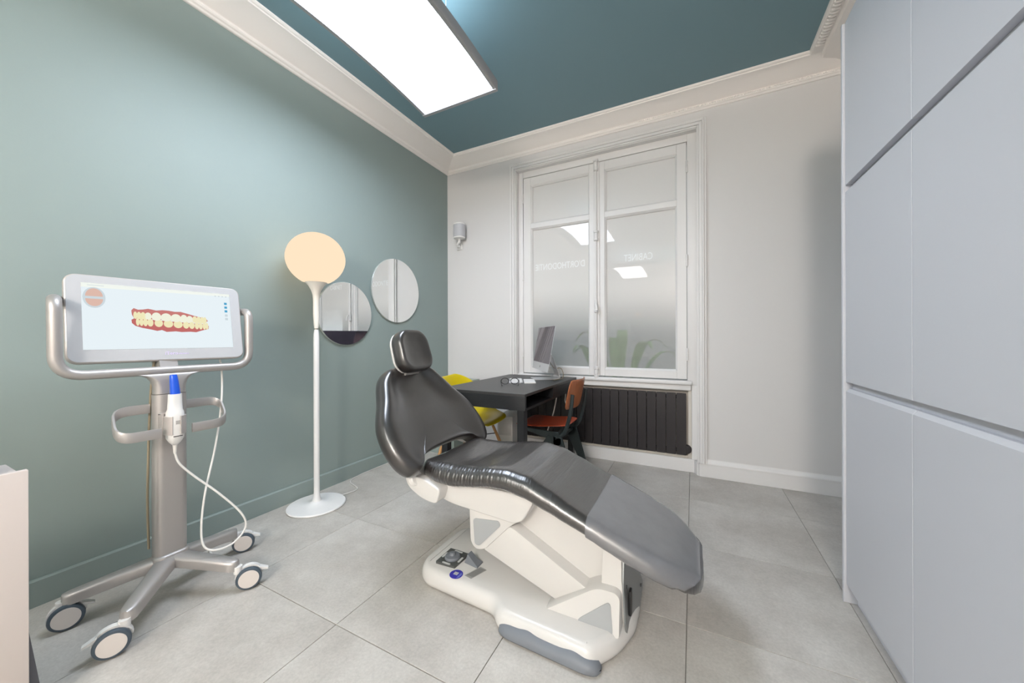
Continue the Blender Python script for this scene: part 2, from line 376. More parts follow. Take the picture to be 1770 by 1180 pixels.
# mirrored lettering on the panes (reads from the street)
def text(body, size, loc, rot, m, par, name, ext=0.0005, sx=1.0, bold=0.0, align='CENTER'):
    c = bpy.data.curves.new(name, 'FONT'); c.body = body; c.size = size; c.align_x = align; c.align_y = 'CENTER'; c.extrude = ext; c.offset = bold; c.resolution_u = 3
    t = bpy.data.objects.new(name, c); COL.objects.link(t); t.matrix_world = Matrix.Translation(loc) @ rot.to_4x4() @ Matrix.Diagonal((sx, 1, 1, 1))
    bpy.context.view_layer.update(); me = bpy.data.meshes.new_from_object(t.evaluated_get(bpy.context.evaluated_depsgraph_get())); me.transform(t.matrix_world)
    bpy.data.objects.remove(t, do_unlink=True)
    off = Vector((0, 0, 0)); p = par
    while p: off += p.location; p = p.parent
    me.transform(Matrix.Translation(-off)); me.materials.clear(); me.materials.append(m)
    o = bpy.data.objects.new(name, me); COL.objects.link(o); o.parent = par
    return o
M_letter = mat('white_lettering', (0.95, 0.95, 0.94), 0.5)
OUT = Matrix.Rotation(PI, 3, 'Z') @ Matrix.Rotation(PI / 2, 3, 'X')
text('CABINET', .088, (-.425, 3.2955, 1.806), OUT, M_letter, s2, 'lettering', .0004, .68)
text("D'ORTHODONTIE", .088, (-1.150, 3.2955, 1.800), OUT, M_letter, s1, 'lettering', .0004, .70)

# niche under the window
m = MB(); m.box((OX0, 3.335, 0), (OX1, 3.36, .70)); m.build('niche_back', M_radborder, win)
m = MB(); m.box((OX0 + .004, 3.255, 0), (OX1 - .020, 3.335, .108), .003, 1)
m.prism([(OX1 - .024, 3.255), (OX1 + .012, YB - .014), (OX1 + .012, 3.30), (OX1 - .024, 3.30)], 0, .105, 'z'); m.build('niche_plinth', M_trim, win)
m = MB(); m.box((-.036, 3.268, .108), (-.008, 3.335, .668), .003, 1); m.box((-1.53, 3.268, .108), (-.036, 3.335, .132), .003, 1); m.build('niche_border', M_radborder, win)
m = MB(); m.box((-.008, 3.25, .108), (OX1, 3.335, .712), .003, 1); m.build('niche_side_board', M_trim, win)

# ------------------------------------------------------------------ outside the window
struct(Bx('ground_outside', (-6, 3.45, -.25), (5, 9, -.15), mat('street_asphalt', (.12, .12, .125), .9)))
struct(Bx('wall_outside', (-6, 7.6, -.15), (5, 7.8, 6), mat('street_facade', (.34, .36, .35), .8, vary=.1, nscale=.8)))
pl = thing('outdoor_plant', (-.62, 3.75, -.15), 'green leafy plant seen dimly through the lower window panes', 'plant')
MB().prism(rrect(-1.0, -.25, 3.58, 3.92, .03), -.15, .66, 'z', .01).build('planter', mat('planter_grey', (.18, .18, .19), .7), pl)
Ml = mat('leaf_green', (.10, .28, .05), .45, vary=.3, nscale=6)
for k, (x, y, az, ln, up) in enumerate([(-.72, 3.72, 2.9, .42, .50), (-.62, 3.75, .1, .40, .42), (-.55, 3.7, -.9, .35, .40), (-.80, 3.75, 3.6, .36, .34), (-.66, 3.8, 1.6, .38, .52), (-.48, 3.74, .5, .40, .30), (-.9, 3.7, -2.2, .34, .36), (-.7, 3.68, -1.5, .3, .44)]):
    m = MB(); rows = []
    for i in range(9):
        t = i / 8; r = ln * t; z = .66 + up * math.sin(t * 2.2) ; hw = .055 * math.sin(PI * min(1, t * .93 + .06)) + .002
        c = Vector((x + math.cos(az) * r, y + math.sin(az) * r * .5, z)); n_ = Vector((-math.sin(az), math.cos(az), 0))
        rows.append([c - n_ * hw + V(0, 0, .012), c, c + n_ * hw + V(0, 0, .012)])
    m.loft(rows, close=False, cap=False); m.build('leaf', Ml, pl)

# ================================================================== cabinets on the right
def cabinet(y0, y1, label, end=False, group='white wall-height cabinets'):
    X = .5645; c = thing('tall_cabinet', (.78, (y0 + y1) / 2, 0), label, 'cabinet', group=group)
    Bx('carcass', (X + .022, y0, .09), (XR - .002, y1, 2.388), M_cab, c)
    Bx('plinth', (X + .035, y0, 0), (XR - .002, y1, .09), M_cab, c, .002, 1)
    g = .0014
    for nm, z0, z1 in (('lower_door', .080, .884), ('middle_door', .912, 1.693), ('upper_door', 1.722, 2.390)):
        d = MB()
        # doors with bevelled handle edge (chamfer towards the channel)
        if nm == 'lower_door': o = [(X, z0), (X, z1 - .012), (X + .010, z1), (X + .021, z1), (X + .021, z0)]
        elif nm == 'middle_door': o = [(X, z0), (X, z1), (X + .021, z1), (X + .021, z0)]
        else: o = [(X, z0), (X, z1), (X + .021, z1), (X + .021, z0)]
        d.prism(o, y0 + g, y1 - g, 'y', .0012, 1); d.build('door', M_cab, c, smooth=False)
    if end:
        MB().prism([(.556, 0), (.556, 2.392), (XR - .002, 2.392), (XR - .002, 0)], y1 + .0005, y1 + .018, 'y', .002, 1).build('end_panel', M_cab, c, smooth=False)
    return c
cabinet(1.437, 1.938, 'white cabinet column with the end panel, nearest the back wall', True)
cabinet(.837, 1.437, 'white cabinet column at the right edge, wider doors with channel handles')
cabinet(.237, .837, 'white cabinet column cut off by the right frame edge')

# ================================================================== ceiling light
def ceiling_light(yc, L, label, zc=2.678, k=.097, x0=-1.665, x1=-1.085, pm=None):
    n = 24; T = thing('ceiling_light', ((x0 + x1) / 2, yc, zc), label, 'ceiling light', group='curved light panels')
    ysn = [yc - L/2 + L*i/n for i in range(n + 1)]; Z = lambda y: zc - k * (y - yc) ** 2
    r = .020; h = .070
    m = MB()
    prof = lambda y: [(x0, y, Z(y)), (x0 + r, y, Z(y)), (x0 + r, y, Z(y) + .012), (x1 - r, y, Z(y) + .012), (x1 - r, y, Z(y)), (x1, y, Z(y)), (x1 + .004, y, Z(y) + .006), (x1 + .004, y, Z(y) + h - .012), (x1 - .012, y, Z(y) + h), (x0 + .012, y, Z(y) + h), (x0 - .004, y, Z(y) + h - .012), (x0 - .004, y, Z(y) + .006)]
    m.loft([prof(y) for y in ysn])
    for ya, yb in ((ysn[0] - .006, ysn[0] + r), (ysn[-1] - r, ysn[-1] + .006)):
        z = Z(ya if ya < yc else yb)
        m.box((x0 - .003, ya, z - .002), (x1 + .003, yb, z + .03), .004)
    m.build('frame', mat('light_frame_grey', (.36, .36, .37), .4, metal=.3), T)
    m = MB(); m.loft([[(x0 + r, y, Z(y) + .008), (x1 - r, y, Z(y) + .008)] for y in ysn], close=False, cap=False); m.build('diffuser', pm or M_panel, T)
    m = MB(); m.loft([[(x0 + .06, y, Z(y) + h + .002), (x1 - .06, y, Z(y) + h + .002)] for y in ysn[3:-6]], close=False, cap=False); m.build('uplight_diffuser', M_uplight, T)
    for x in (x0 + .12, x1 - .12):
        for y in (yc - L*.2, yc + L*.2): MB().tube([(x, y, Z(y) + h - .002), (x, y, ZC)], .002, 6).build('suspension_cable', M_lamp_metal, T)
ceiling_light(1.35, 1.20, 'curved glowing light panel hanging under the teal ceiling')
ceiling_light(-2.05, 1.60, 'second curved light panel, behind the camera, mirrored in the window', x0=-1.60, x1=-.97, pm=M_panel_warm)

# ================================================================== floor lamp
LX, LY = -2.211, 1.516
fl = thing('floor_lamp', (LX, LY, 0), 'white floor lamp with glowing balloon shade and round base', 'floor lamp')
MB().lathe([(.160, 0), (.172, .002), (.174, .008), (.170, .014), (.10, .018), (.045, .024), (.028, .034), (.021, .055), (.0175, .09)], 56, (LX, LY)).build('base', M_lamp_metal, fl)
MB().lathe([(.0175, .085), (.0175, 1.10), (.016, 1.13), (.0125, 1.158)], 24, (LX, LY)).build('pole', M_lamp_metal, fl)
MB().lathe([(.0115, 1.156), (.0115, 1.168)], 20, (LX, LY)).build('ring_joint', mat('lamp_ring_metal', (.35, .33, .28), .3, metal=.8), fl)
MB().lathe([(.0125, 1.167), (.015, 1.19), (.0185, 1.26), (.0185, 1.34), (.021, 1.385), (.030, 1.415), (.046, 1.445), (.062, 1.464), (.068, 1.470)], 32, (LX, LY)).build('neck', mat('lamp_neck_white', (.80, .76, .70), .35), fl)
sp = []
for i in range(25):
    a = -PI/2 + PI * i / 24; r = .176 * math.cos(a); z = 1.622 + .172 * math.sin(a)
    if math.sin(a) < 0: r *= 1 - .06 * math.sin(-a) ** 1.5
    sp.append((max(r, .001), z))
sp = [(r, z) for r, z in sp if z > 1.468]; sp = [(.067, 1.468)] + sp
MB().lathe(sp, 48, (LX, LY)).build('shade', emis('lamp_shade_glow', (1.0, .765, .54), 0.95), fl)
cw = MB().tube(fillet([(LX + .02, LY + .16, .008), (LX + .05, LY + .30, .005), (-2.36, LY + .36, .005), (-2.396, LY + .5, .005), (-2.398, LY + .95, .005)], .06), .003, 6).build('power_cord', M_cable, fl)

# ================================================================== mirrors
def mirror(yc, z, r, label):
    t = thing('round_mirror', (XL, yc, z), label, 'mirror', group='round frameless wall mirrors')
    RX = Matrix.Translation((XL, yc, z)) @ Matrix.Rotation(PI/2, 4, 'Y')
    MB().lathe([(r - .003, .001), (r, .003), (r, .012), (r - .0035, .0155)], 72, M=RX).build('edge', M_mirror_edge, t)
    m = MB(); m.raw([RX @ V((r - .0035) * math.cos(2*PI*k/72), (r - .0035) * math.sin(2*PI*k/72), .0158) for k in range(72)], [tuple(range(72))]); m.build('mirror_glass', M_mirror, t, smooth=False)
mirror(1.898, 1.294, .246, 'lower round mirror just behind the floor lamp pole')
mirror(2.434, 1.535, .291, 'upper round mirror nearest the corner, right of the lamp')

# ================================================================== speaker
spk = thing('wall_speaker', (-2.20, YB, 2.12), 'small pale grey loudspeaker on a bracket beside the corner', 'speaker')
SM = Matrix.Translation((-2.195, 3.115, 2.155)) @ Matrix.Rotation(math.radians(-8), 4, 'Z')
MB().prism(rrect(-.058, .058, -.055, .055, .045), 0, .016, 'z', .003, 2, M=SM).build('bottom_cap', M_whiteplastic, spk)
MB().prism(rrect(-.060, .060, -.057, .057, .047), .016, .142, 'z', .001, 1, M=SM).build('grille', mat('speaker_grille', (.52, .52, .54), .7, bump=(900, .3, .001)), spk)
MB().prism(rrect(-.058, .058, -.055, .055, .045), .142, .160, 'z', .006, 3, M=SM).build('top_cap', M_whiteplastic, spk)
m = MB(); m.tube([(-2.205, 3.13, 2.157), (-2.205, 3.13, 2.125), (-2.235, 3.14, 2.105), (-2.245, 3.20, 2.105)], .013, 10); m.box((-2.285, 3.196, 2.06), (-2.215, YB, 2.125), .004); m.tube([(-2.26, 3.17, 2.09), (-2.22, 3.15, 2.085)], .011, 8)
m.build('bracket', M_whiteplastic, spk)

# ================================================================== radiator
RX0, RX1, RN = -1.505, -.046, 19
rad = thing('radiator', (-.77, 3.29, .108), 'dark brown radiator of flat vertical panels under the window', 'radiator')
wd = (RX1 - RX0) / RN; pm = None
for k in range(RN):
    if pm is None:
        o = MB().box((.0018, 0, 0), (wd - .0018, .016, .506), .002, 1).build('panel', M_rad, None); pm = o.data
    else:
        o = bpy.data.objects.new('panel', pm); COL.objects.link(o)
    o.parent = rad; o.location = (RX0 + wd * k + .77, 3.240 - 3.29, .138 - .108)
for z in (.170, .610):
    MB().tube([(RX0 + .01, 3.275, z), (RX1 - .005, 3.275, z)], .016, 10).build('header_pipe', M_rad, rad)
for k in range(RN + 1):
    if k % 6 == 0: MB().box((RX0 + wd * min(k, RN - .6) + .02, 3.256, .165), (RX0 + wd * min(k, RN - .6) + .035, 3.262, .62)).build('spacer', M_rad, rad)
MB().lathe([(.012, -.02), (.032, -.018), (.036, -.008), (.036, .014), (.030, .020), (.01, .021)], 24, M=Matrix.Translation((RX1 + .002, 3.262, .186)) @ Matrix.Rotation(PI/2, 4, 'X')).build('valve_knob', M_rad, rad)
for x in (-1.3, -.25): MB().box((x, 3.272, .1085), (x + .02, 3.30, .16)).build('foot', M_rad, rad)

# ================================================================== desk by the window
DX0, DX1, DY0, DY1 = -1.59, -.925, 2.005, 3.10
dk = thing('desk', ((DX0+DX1)/2, (DY0+DY1)/2, 0), 'black wood-grain desk with an open side shelf before the window', 'desk')
Bx('top', (DX0, DY0, .732), (DX1, DY1, .750), M_desk_top, dk, .0015, 1)
Bx('front_apron', (DX0, DY0, .645), (DX1, DY0 + .020, .732), M_desk, dk, .001, 1)
Bx('rear_apron', (DX0, DY1 - .02, .645), (DX1, DY1, .732), M_desk, dk)
Bx('inner_side_apron', (DX0, DY0 + .02, .645), (DX0 + .02, DY1 - .02, .732), M_desk, dk)
Bx('shelf_floor', (DX0 + .02, DY0 + .02, .645), (DX1, DY1 - .02, .660), M_desk, dk)
Bx('side_apron', (DX1 - .018, DY0 + .50, .660), (DX1 - .001, DY1 - .02, .732), M_desk, dk)
Bx('shelf_divider', (DX0 + .02, DY0 + .50, .660), (DX1 - .018, DY0 + .515, .732), M_desk, dk)
for x in (DX0 + .012, DX1 - .062):
    for y in (DY0 + .012, DY1 - .062): Bx('leg', (x, y, 0), (x + .050, y + .050, .645), M_desk, dk, .003, 1)

# computer on the desk
M_scr = mat('dark_glossy_screen', (.014, .011, .016), .05, spec=1.0)
M_scr.node_tree.nodes['Principled BSDF'].inputs['Specular Tint'].default_value = (1.0, .78, 1.0, 1)
def imac(c, az, tilt, base_z, label, name='desktop_computer'):
    w_, h_ = .528, .375
    n = V(math.cos(az)*math.cos(tilt), math.sin(az)*math.cos(tilt), math.sin(tilt)); e1 = V(-math.sin(az), math.cos(az), 0); e2 = n.cross(e1)
    R = Matrix((e1, e2, n)).transposed().to_4x4(); Mx = Matrix.Translation(c) @ R   # local x=right, y=up, z=out of screen
    fwd = V(math.cos(az), math.sin(az), 0)
    base = Vector(c) - fwd * .035; T = thing(name, (base.x, base.y, base_z), label, 'computer')
    m = MB(); rings = []
    for ins, z in ((.0, 0.0), (0, -.004), (.03, -.010), (.09, -.022), (.16, -.034)):
        rings.append([(x, y, z) for x, y in rrect(-w_/2 + ins, w_/2 - ins, -h_/2 + ins*.8, h_/2 - ins*.8, .012)])
    m.loft(rings, M=Mx); body = m.build('display_housing', M_silver, T)
    MB().prism(rrect(-w_/2 + .001, w_/2 - .001, -h_/2 + .066, h_/2 - .001, .008), .0002, .0016, 'z', M=Mx).build('screen', M_scr, body, smooth=False)
    MB().prism(rrect(-w_/2, w_/2, -h_/2, -h_/2 + .065, .010), .0002, .0016, 'z', M=Mx).build('chin', M_silver, body, smooth=False)
    def apple(zoff, yy, s, flip):
        q = []
        for k in range(28):
            a = 2*PI*k/28; r = 1.0 - .16 * max(0, math.sin(a)) ** 6 - .10 * max(0, -math.sin(a)) ** 10
            q.append((r * math.cos(a) * s * .92, yy + r * math.sin(a) * s))
        m = MB(); m.prism(q, zoff, zoff + .0007, 'z', M=Mx); m.prism([(.0, yy + s*1.05), (s*.35, yy + s*1.2), (s*.45, yy + s*1.6), (s*.1, yy + s*1.4)], zoff, zoff + .0007, 'z', M=Mx)
        m.build('emblem', mat('black_emblem', (.02, .02, .02), .2), body, smooth=False)
    apple(.0016, -h_/2 + .032, .009, 0); apple(-.0352, .04, .028, 1)
    # L-shaped stand: foot plate and leg
    F = Matrix.Translation((0, 0, 0))
    def loc(a, b, z): p = Vector(c) + fwd * a + e1 * b; return V(p.x, p.y, z)
    hz = c[2] - .01
    path = [(.088, base_z + .002), (-.085, base_z + .003), (-.125, base_z + .012), (-.122, base_z + .04), (-.035, hz + .01)]
    pp = fillet([(a, 0, z) for a, z in path], [0, .02, .03, .03, 0])
    rings = []
    for i, p in enumerate(pp):
        a = pp[max(i-1, 0)]; b = pp[min(i+1, len(pp)-1)]; d = (b - a).normalized(); nn = V(-d.z, 0, d.x)
        hw = .095 if p.z < base_z + .03 else .075
        th = .002
        rings.append([loc(p.x + nn.x*th, -hw, p.z + nn.z*th + .001), loc(p.x + nn.x*th, hw, p.z + nn.z*th + .001), loc(p.x - nn.x*th, hw, p.z - nn.z*th + .001), loc(p.x - nn.x*th, -hw, p.z - nn.z*th + .001)])
    m = MB(); m.loft(rings); m.build('stand', M_silver, T, ang=50)
    pc = [loc(-.05, .0, base_z + .16), loc(-.10, .01, base_z + .08), loc(-.15, .03, base_z + .10), loc(-.17, .04, base_z + .05), loc(-.16, .06, base_z + .006), loc(-.05, .16, base_z + .006)]
    MB().tube(fillet(pc, .03), .0035, 6).build('power_cable', M_cable_b, T)
imac((-1.148, 2.859, 1.012), math.radians(216.5), math.radians(9.6), .7505, 'silver all-in-one computer with dark screen on the black desk')

def flat_on_desk(name, cx, cy, lx, ly, h, ang, m, label, cat, z=.7505):
    t = thing(name, (cx, cy, z), label, cat); return t, Matrix.Translation((cx, cy, z)) @ Matrix.Rotation(ang, 4, 'Z')
AK = math.atan2(-.89, .45)
t, Mk = flat_on_desk('keyboard', -1.278, 2.592, .28, .11, .01, AK, None, 'white keyboard half under the glasses on the desk', 'keyboard')
MB().prism(rrect(-.14, .14, -.055, .055, .01), 0, .008, 'z', .002, 1, M=Mk).build('case', M_silver, t)
km = MB()
for r in range(5):
    for c_ in range(14):
        x = -.131 + c_ * .0188; y = -.046 + r * .0188
        km.box((x, y, .008), (x + .0165, y + .0165, .0105), .001, 1, M=Mk)
k = km.build('keys', M_whiteplastic, t, smooth=False); k['kind'] = 'stuff'
t, Mk = flat_on_desk('notepad', -1.162, 2.603, 0, 0, 0, AK, None, 'blank white notepad lying between keyboard and computer', 'notepad')
MB().prism(rrect(-.105, .105, -.045, .045, .004), 0, .010, 'z', .0015, 1, M=Mk).build('pages', M_whiteplastic, t)
MB().prism(rrect(-.105, -.09, -.045, .045, .003), .0101, .0112, 'z', M=Mk).build('binding', M_lamp_metal, t)
gl = thing('eyeglasses', (-1.215, 2.365, .7505), 'black-framed eyeglasses lying on the desk', 'glasses')
GM = Matrix.Translation((-1.215, 2.365, .7505)) @ Matrix.Rotation(math.radians(208), 4, 'Z')
for s in (-1, 1):
    pts = [GM @ V(s*.036 + .029*math.cos(a), .004*math.sin(a)*0 - .03, .026 + .022*math.sin(a)) for a in [2*PI*k/20 for k in range(21)]]
    MB().tube(pts, .0028, 6).build('rim', M_black_metal, gl)
    MB().tube([GM @ V(s*.066, -.03, .034), GM @ V(s*.069, -.022, .034), GM @ V(s*.066, .06, .030), GM @ V(s*.058, .105, .008)], .0025, 6).build('temple', M_black_metal, gl)
MB().tube([GM @ V(-.008, -.03, .032), GM @ V(0, -.031, .036), GM @ V(.008, -.03, .032)], .0025, 6).build('bridge', M_black_metal, gl)

# pale computer case / pedestal under the desk
pc = thing('computer_tower', (-1.475, 2.86, 0), 'pale grey box standing on the floor under the desk', 'computer tower')
TM = Matrix.Translation((-1.472, 2.862, 0)) @ Matrix.Rotation(math.radians(8), 4, 'Z')
MB().box((-.07, -.13, .012), (.07, .13, .425), .004, 2, M=TM).build('case', mat('pale_grey_case', (.60, .585, .56), .5), pc)
MB().box((-.056, -.132, .26), (.056, -.1302, .40), .0, M=TM).build('front_grille', mat('grille_grey', (.45, .44, .43), .5), pc)
for x in (-.05, .05):
    for y in (-.1, .1): MB().lathe([(.014, 0), (.014, .012)], 10, M=TM @ Matrix.Translation((x, y, 0))).build('foot', M_black_metal, pc)
# loose white cables below the desk top
for nm, pts, lab in (('cable', [(-1.02, 2.86, .643), (-1.03, 2.85, .56), (-1.05, 2.84, .46), (-1.09, 2.83, .34), (-1.13, 2.82, .20), (-1.14, 2.82, .006)], 'thin white cable hanging under the desk behind the red seat'),
                     ('cable', [(-.985, 2.98, .643), (-.99, 2.99, .60), (-1.0, 3.0, .55), (-.99, 3.01, .52)], 'short white cable end hanging under the desk by the radiator')):
    tag(MB().tube(fillet(pts, .04), .005, 6).build(nm, M_cable, None), lab, 'cable')

# ================================================================== yellow armchair
yc_ = thing('shell_armchair', (-1.62, 2.46, 0), 'yellow moulded plastic armchair tucked in left of the desk', 'chair', rz=math.radians(4))
prof = [(.235, .425), (.225, .442), (.19, .452), (.12, .446), (.02, .432), (-.08, .428), (-.16, .440), (-.205, .480), (-.225, .55), (-.24, .63), (-.258, .70), (-.275, .755), (-.285, .775)]
hw = [.17, .20, .225, .255, .275, .285, .29, .295, .30, .295, .27, .22, .17]
arm = [0, 0, .0, .015, .08, .17, .215, .20, .13, .08, .04, .01, 0]; wrapx = [0, 0, 0, 0, .0, .02, .05, .09, .10, .08, .05, .03, .02]
rows = []
for (px, pz), hwi, ar, wx in zip(prof, hw, arm, wrapx):
    rows.append([(px + wx * abs(u) ** 2.2, hwi * u, pz + ar * abs(u) ** 3 + (.012 * abs(u)**2)) for u in [-1 + 2*k/20 for k in range(21)]])
m = MB(); m.loft(rows, close=False, cap=False); sh = m.build('seat_shell', M_yellow, yc_, local=True, ang=60)
so = sh.modifiers.new('thickness', 'SOLIDIFY'); so.thickness = .008; so.offset = 0
su = sh.modifiers.new('smooth', 'SUBSURF'); su.levels = 1; su.render_levels = 2
for sx in (-1, 1):
    for sy in (-1, 1): MB().tube([(sx*.11, sy*.12, .425), (sx*.17, sy*.19, .22), (sx*.21, sy*.235, 0)], [.011, .014, .009], 10).build('leg', M_woodleg, yc_, local=True)
m = MB()
for s in (-1, 1): m.tube([(-.15*s, -.165, .30), (.15*s, .165, .30)], .004, 6); m.tube([(-.12, .13*s, .40), (.12, .13*s, .40)], .005, 6); m.tube([(.13*s, -.13, .40), (.13*s, .13, .40)], .005, 6)
m.build('cross_brace', M_black_metal, yc_, local=True)

# ================================================================== plywood chair
wc = thing('plywood_chair', (-.995, 2.60, 0), 'teak plywood chair with dark steel frame at the right of the desk', 'chair', rz=PI + math.radians(0))
# local: +x is the sitter's front
m = MB(); rows = []
for i in range(13):
    t = i/12; x = .215 - .405*t; z = .452 + .012*math.sin(PI*min(1, t*1.4))*-.6 - (.012 if i == 0 else 0) + .012*t*t; hwid = .185 - .02*max(0, (t - .6)/.4)
    if i in (0, 12): hwid -= .03
    if i in (1, 11): hwid -= .008
    rows.append([(x, hwid*u, z + .006*u*u) for u in [-1 + k/5 for k in range(11)]])
m.loft(rows, close=False, cap=False); se = m.build('seat', M_woodseat, wc, local=True, ang=60)
s_ = se.modifiers.new('thickness', 'SOLIDIFY'); s_.thickness = .010; s_.offset = 0; s_ = se.modifiers.new('smooth', 'SUBSURF'); s_.levels = 1; s_.render_levels = 2
m = MB(); rows = []
for i in range(9):
    t = i/8; z = .585 + .215*t; wv = .188 - (.03 if i in (0, 8) else .006 if i in (1, 7) else 0)
    rows.append([(-.205 - .045*t - .035*(1 - u*u) + .02, wv*u, z) for u in [-1 + k/6 for k in range(13)]])
m.loft(rows, close=False, cap=False); bk = m.build('backrest', M_wood, wc, local=True, ang=60)
s_ = bk.modifiers.new('thickness', 'SOLIDIFY'); s_.thickness = .010; s_.offset = 0; s_ = bk.modifiers.new('smooth', 'SUBSURF'); s_.levels = 1; s_.render_levels = 2
for s in (-1, 1):
    y = s*.175
    m = MB(); m.prism(rpoly([(.17, .425), (.17, .44), (-.14, .425), (-.16, .36), (-.11, .36)], .006), y - .007, y + .007, 'y', .003, 1); m.build('side_rail', M_frame_green, wc, local=True)
    m = MB(); m.tube(fillet([(-.115, y, .375), (-.185, y, .42), (-.228, y, .56), (-.243, y, .70)], .09), .014, 8, sx=.7); m.build('back_strut', M_frame_green, wc, local=True)
    for nm, pts in (('front_leg', [(-.16, .385), (-.06, .40), (.205, 0), (.175, 0), (-.02, .28), (-.16, .34)]), ('rear_leg', [(-.10, .40), (-.165, .39), (-.285, 0), (-.262, 0), (-.10, .31)])):
        MB().prism(rpoly(pts, .006, 3), y - .009, y + .009, 'y', .003, 1).build('leg', M_frame_green, wc, local=True)
MB().tube([(-.13, -.17, .375), (-.13, .17, .375)], .011, 8).build('crossbar', M_frame_green, wc, local=True)

# low cabinet in the corner behind the yellow chair
lc = thing('low_cabinet', (-2.2, 2.96, 0), 'low grey-green cabinet in the corner behind the yellow chair', 'cabinet')
Bx('carcass', (-2.403, 2.74, 0), (-2.02, 3.194, .655), M_green, lc, .002, 1); Bx('top', (-2.403, 2.73, .655), (-2.00, 3.195, .675), mat('pale_green_top', (.40, .44, .39), .5), lc, .002, 1)
for y0, y1 in ((2.745, 2.965), (2.969, 3.19)):
    d = Bx('door', (-2.02, y0, .03), (-2.004, y1, .652), M_green, lc, .0015, 1); MB().lathe([(.006, 0), (.005, .01), (.010, .018), (.008, .024)], 12, M=Matrix.Translation((-2.004, (y0 if y0 > 2.9 else y1) + (.03 if y0 > 2.9 else -.03), .5)) @ Matrix.Rotation(PI/2, 4, 'Y')).build('knob', M_lamp_metal, d)

# ================================================================== dental chair
YC = 1.452
dc = thing('dental_chair', (-.65, YC, 0), 'black dental treatment chair with white base and grey foot cover', 'dental chair')
out = rpoly([(-1.075, 1.235), (-.70, 1.215), (-.66, 1.165), (-.30, 1.150), (-.225, 1.255), (-.188, 1.375), (-.188, 1.520), (-.235, 1.66), (-.30, 1.745), (-.66, 1.73), (-.70, 1.68), (-1.075, 1.66), (-1.135, 1.60), (-1.135, 1.30)],
            [.06, .03, .03, .03, .05, .03, .03, .05, .03, .03, .03, .06, .06, .06], 6)
cx, cy = -.66, 1.447
def scaled(pts, k):
    out_ = []; N = len(pts)
    for i in range(N):
        a, b = Vector(pts[i - 2]), Vector(pts[(i + 2) % N]); t = (b - a).normalized(); q = Vector(pts[i]) + Vector((-t.y, t.x)) * k; out_.append((q.x, q.y))
    return out_
rings = [[(x, y, z) for x, y in scaled(out, k)] for z, k in ((.004, .008), (.010, .003), (.025, 0), (.044, .003), (.058, .009), (.068, .018), (.072, .027), (.0745, .036))]
MB().loft(rings).build('base', M_shell, dc, ang=50)
MB().loft([[(x, y, z) for x, y in scaled(out, .014)] for z in (0, .006)]).build('base_seal', M_black_metal, dc)
# grey bumper with two ribs
def bump_z(x): return .043 + .006 * math.exp(-((x + .53) / .030) ** 2) + .006 * math.exp(-((x + .36) / .035) ** 2)
rings = []
N = 40
for i in range(N + 1):
    t = i/N; x = -.655 + .385*t; e = min(1, math.sqrt(max(0, 1 - (abs(2*t - 1)) ** 8)) + .02); yb = 1.183 - .012*t; hz = bump_z(x) * (.25 + .75*e)
    rings.append([(x, yb + .012, .002), (x, yb - .036*e, .002), (x, yb - .044*e, .012), (x, yb - .042*e, hz*.6), (x, yb - .030*e, hz*.92), (x, yb - .012*e, hz), (x, yb + .012, hz*1.02)])
MB().loft(rings).build('foot_bumper', M_bumper, dc, ang=45)
# end tower with triangular grey insets
tow = [(-.52, .062), (-.33, .186), (-.30, .198), (-.245, .198), (-.228, .185), (-.226, .06)]
towp = rpoly(tow, [.03, .03, .02, .025, .03, .01], 6)
rings = []
for y, k in ((1.258, -.012), (1.268, -.003), (1.29, 0), (1.60, 0), (1.622, -.003), (1.632, -.012)):
    rings.append([(-.30 + (x + .30) * (1 + k*3), y + (.03 * (z - .06) / .14 if y < 1.45 else -.03 * (z - .06) / .14), .06 + (z - .06) * (1 + k*3)) for x, z in towp])
tw = MB().loft(rings).build('base_tower', M_shell, dc, ang=45)
for yy, sg in ((1.258, 1), (1.632, -1)):
    tri = rpoly([(-.388, .068), (-.262, .166), (-.248, .058)], [.034, .022, .022], 6)
    MB().loft([[(x, yy + sg*.03*(z - .06)/.14 - sg*.0025, z) for x, z in tri], [(x, yy + sg*.03*(z - .06)/.14 + sg*.004, z) for x, z in tri]]).build('inset_panel', M_shell2, tw)
# service plate at the end
pl_ = [(1.305, .035), (1.36, .012), (1.50, .030), (1.555, .10), (1.50, .20), (1.47, .335), (1.37, .335), (1.30, .20), (1.285, .10)]
def px(y, z): return -.186 - .10 * max(0, z - .08) - .125 * max(0, 1.53 - y)
hs = [(1.335, .05), (1.55, .05), (1.555, .10), (1.52, .20), (1.495, .345), (1.355, .345), (1.318, .22), (1.315, .10)]
m = MB(); m.loft([[(-.30, y, z) for y, z in hs], [(px(y, z) - .003, y, z) for y, z in hs]]); m.build('end_housing', M_shell, dc, ang=30)
m = MB(); pq = rpoly([(1.312, .045), (1.365, .020), (1.485, .030), (1.545, .10), (1.495, .20), (1.475, .33), (1.372, .33), (1.318, .21), (1.300, .10)], .012, 3)
m.loft([[(px(y, z) - .002, y, z) for y, z in pq], [(px(y, z) + .003, y, z) for y, z in pq]]); plate = m.build('service_plate', M_plate, dc, ang=30)
for y, z in ((1.36, .045), (1.51, .105), (1.345, .19)): MB().lathe([(.006, 0), (.006, .002), (.001, .003)], 10, M=Matrix.Translation((px(y, z) + .003, y, z)) @ Matrix.Rotation(PI/2, 4, 'Y')).build('screw', M_black_metal, plate)
MB().box((px(1.36, .13) + .002, 1.345, .085), (px(1.36, .13) + .012, 1.375, .175), .004).build('socket', M_black_metal, plate)
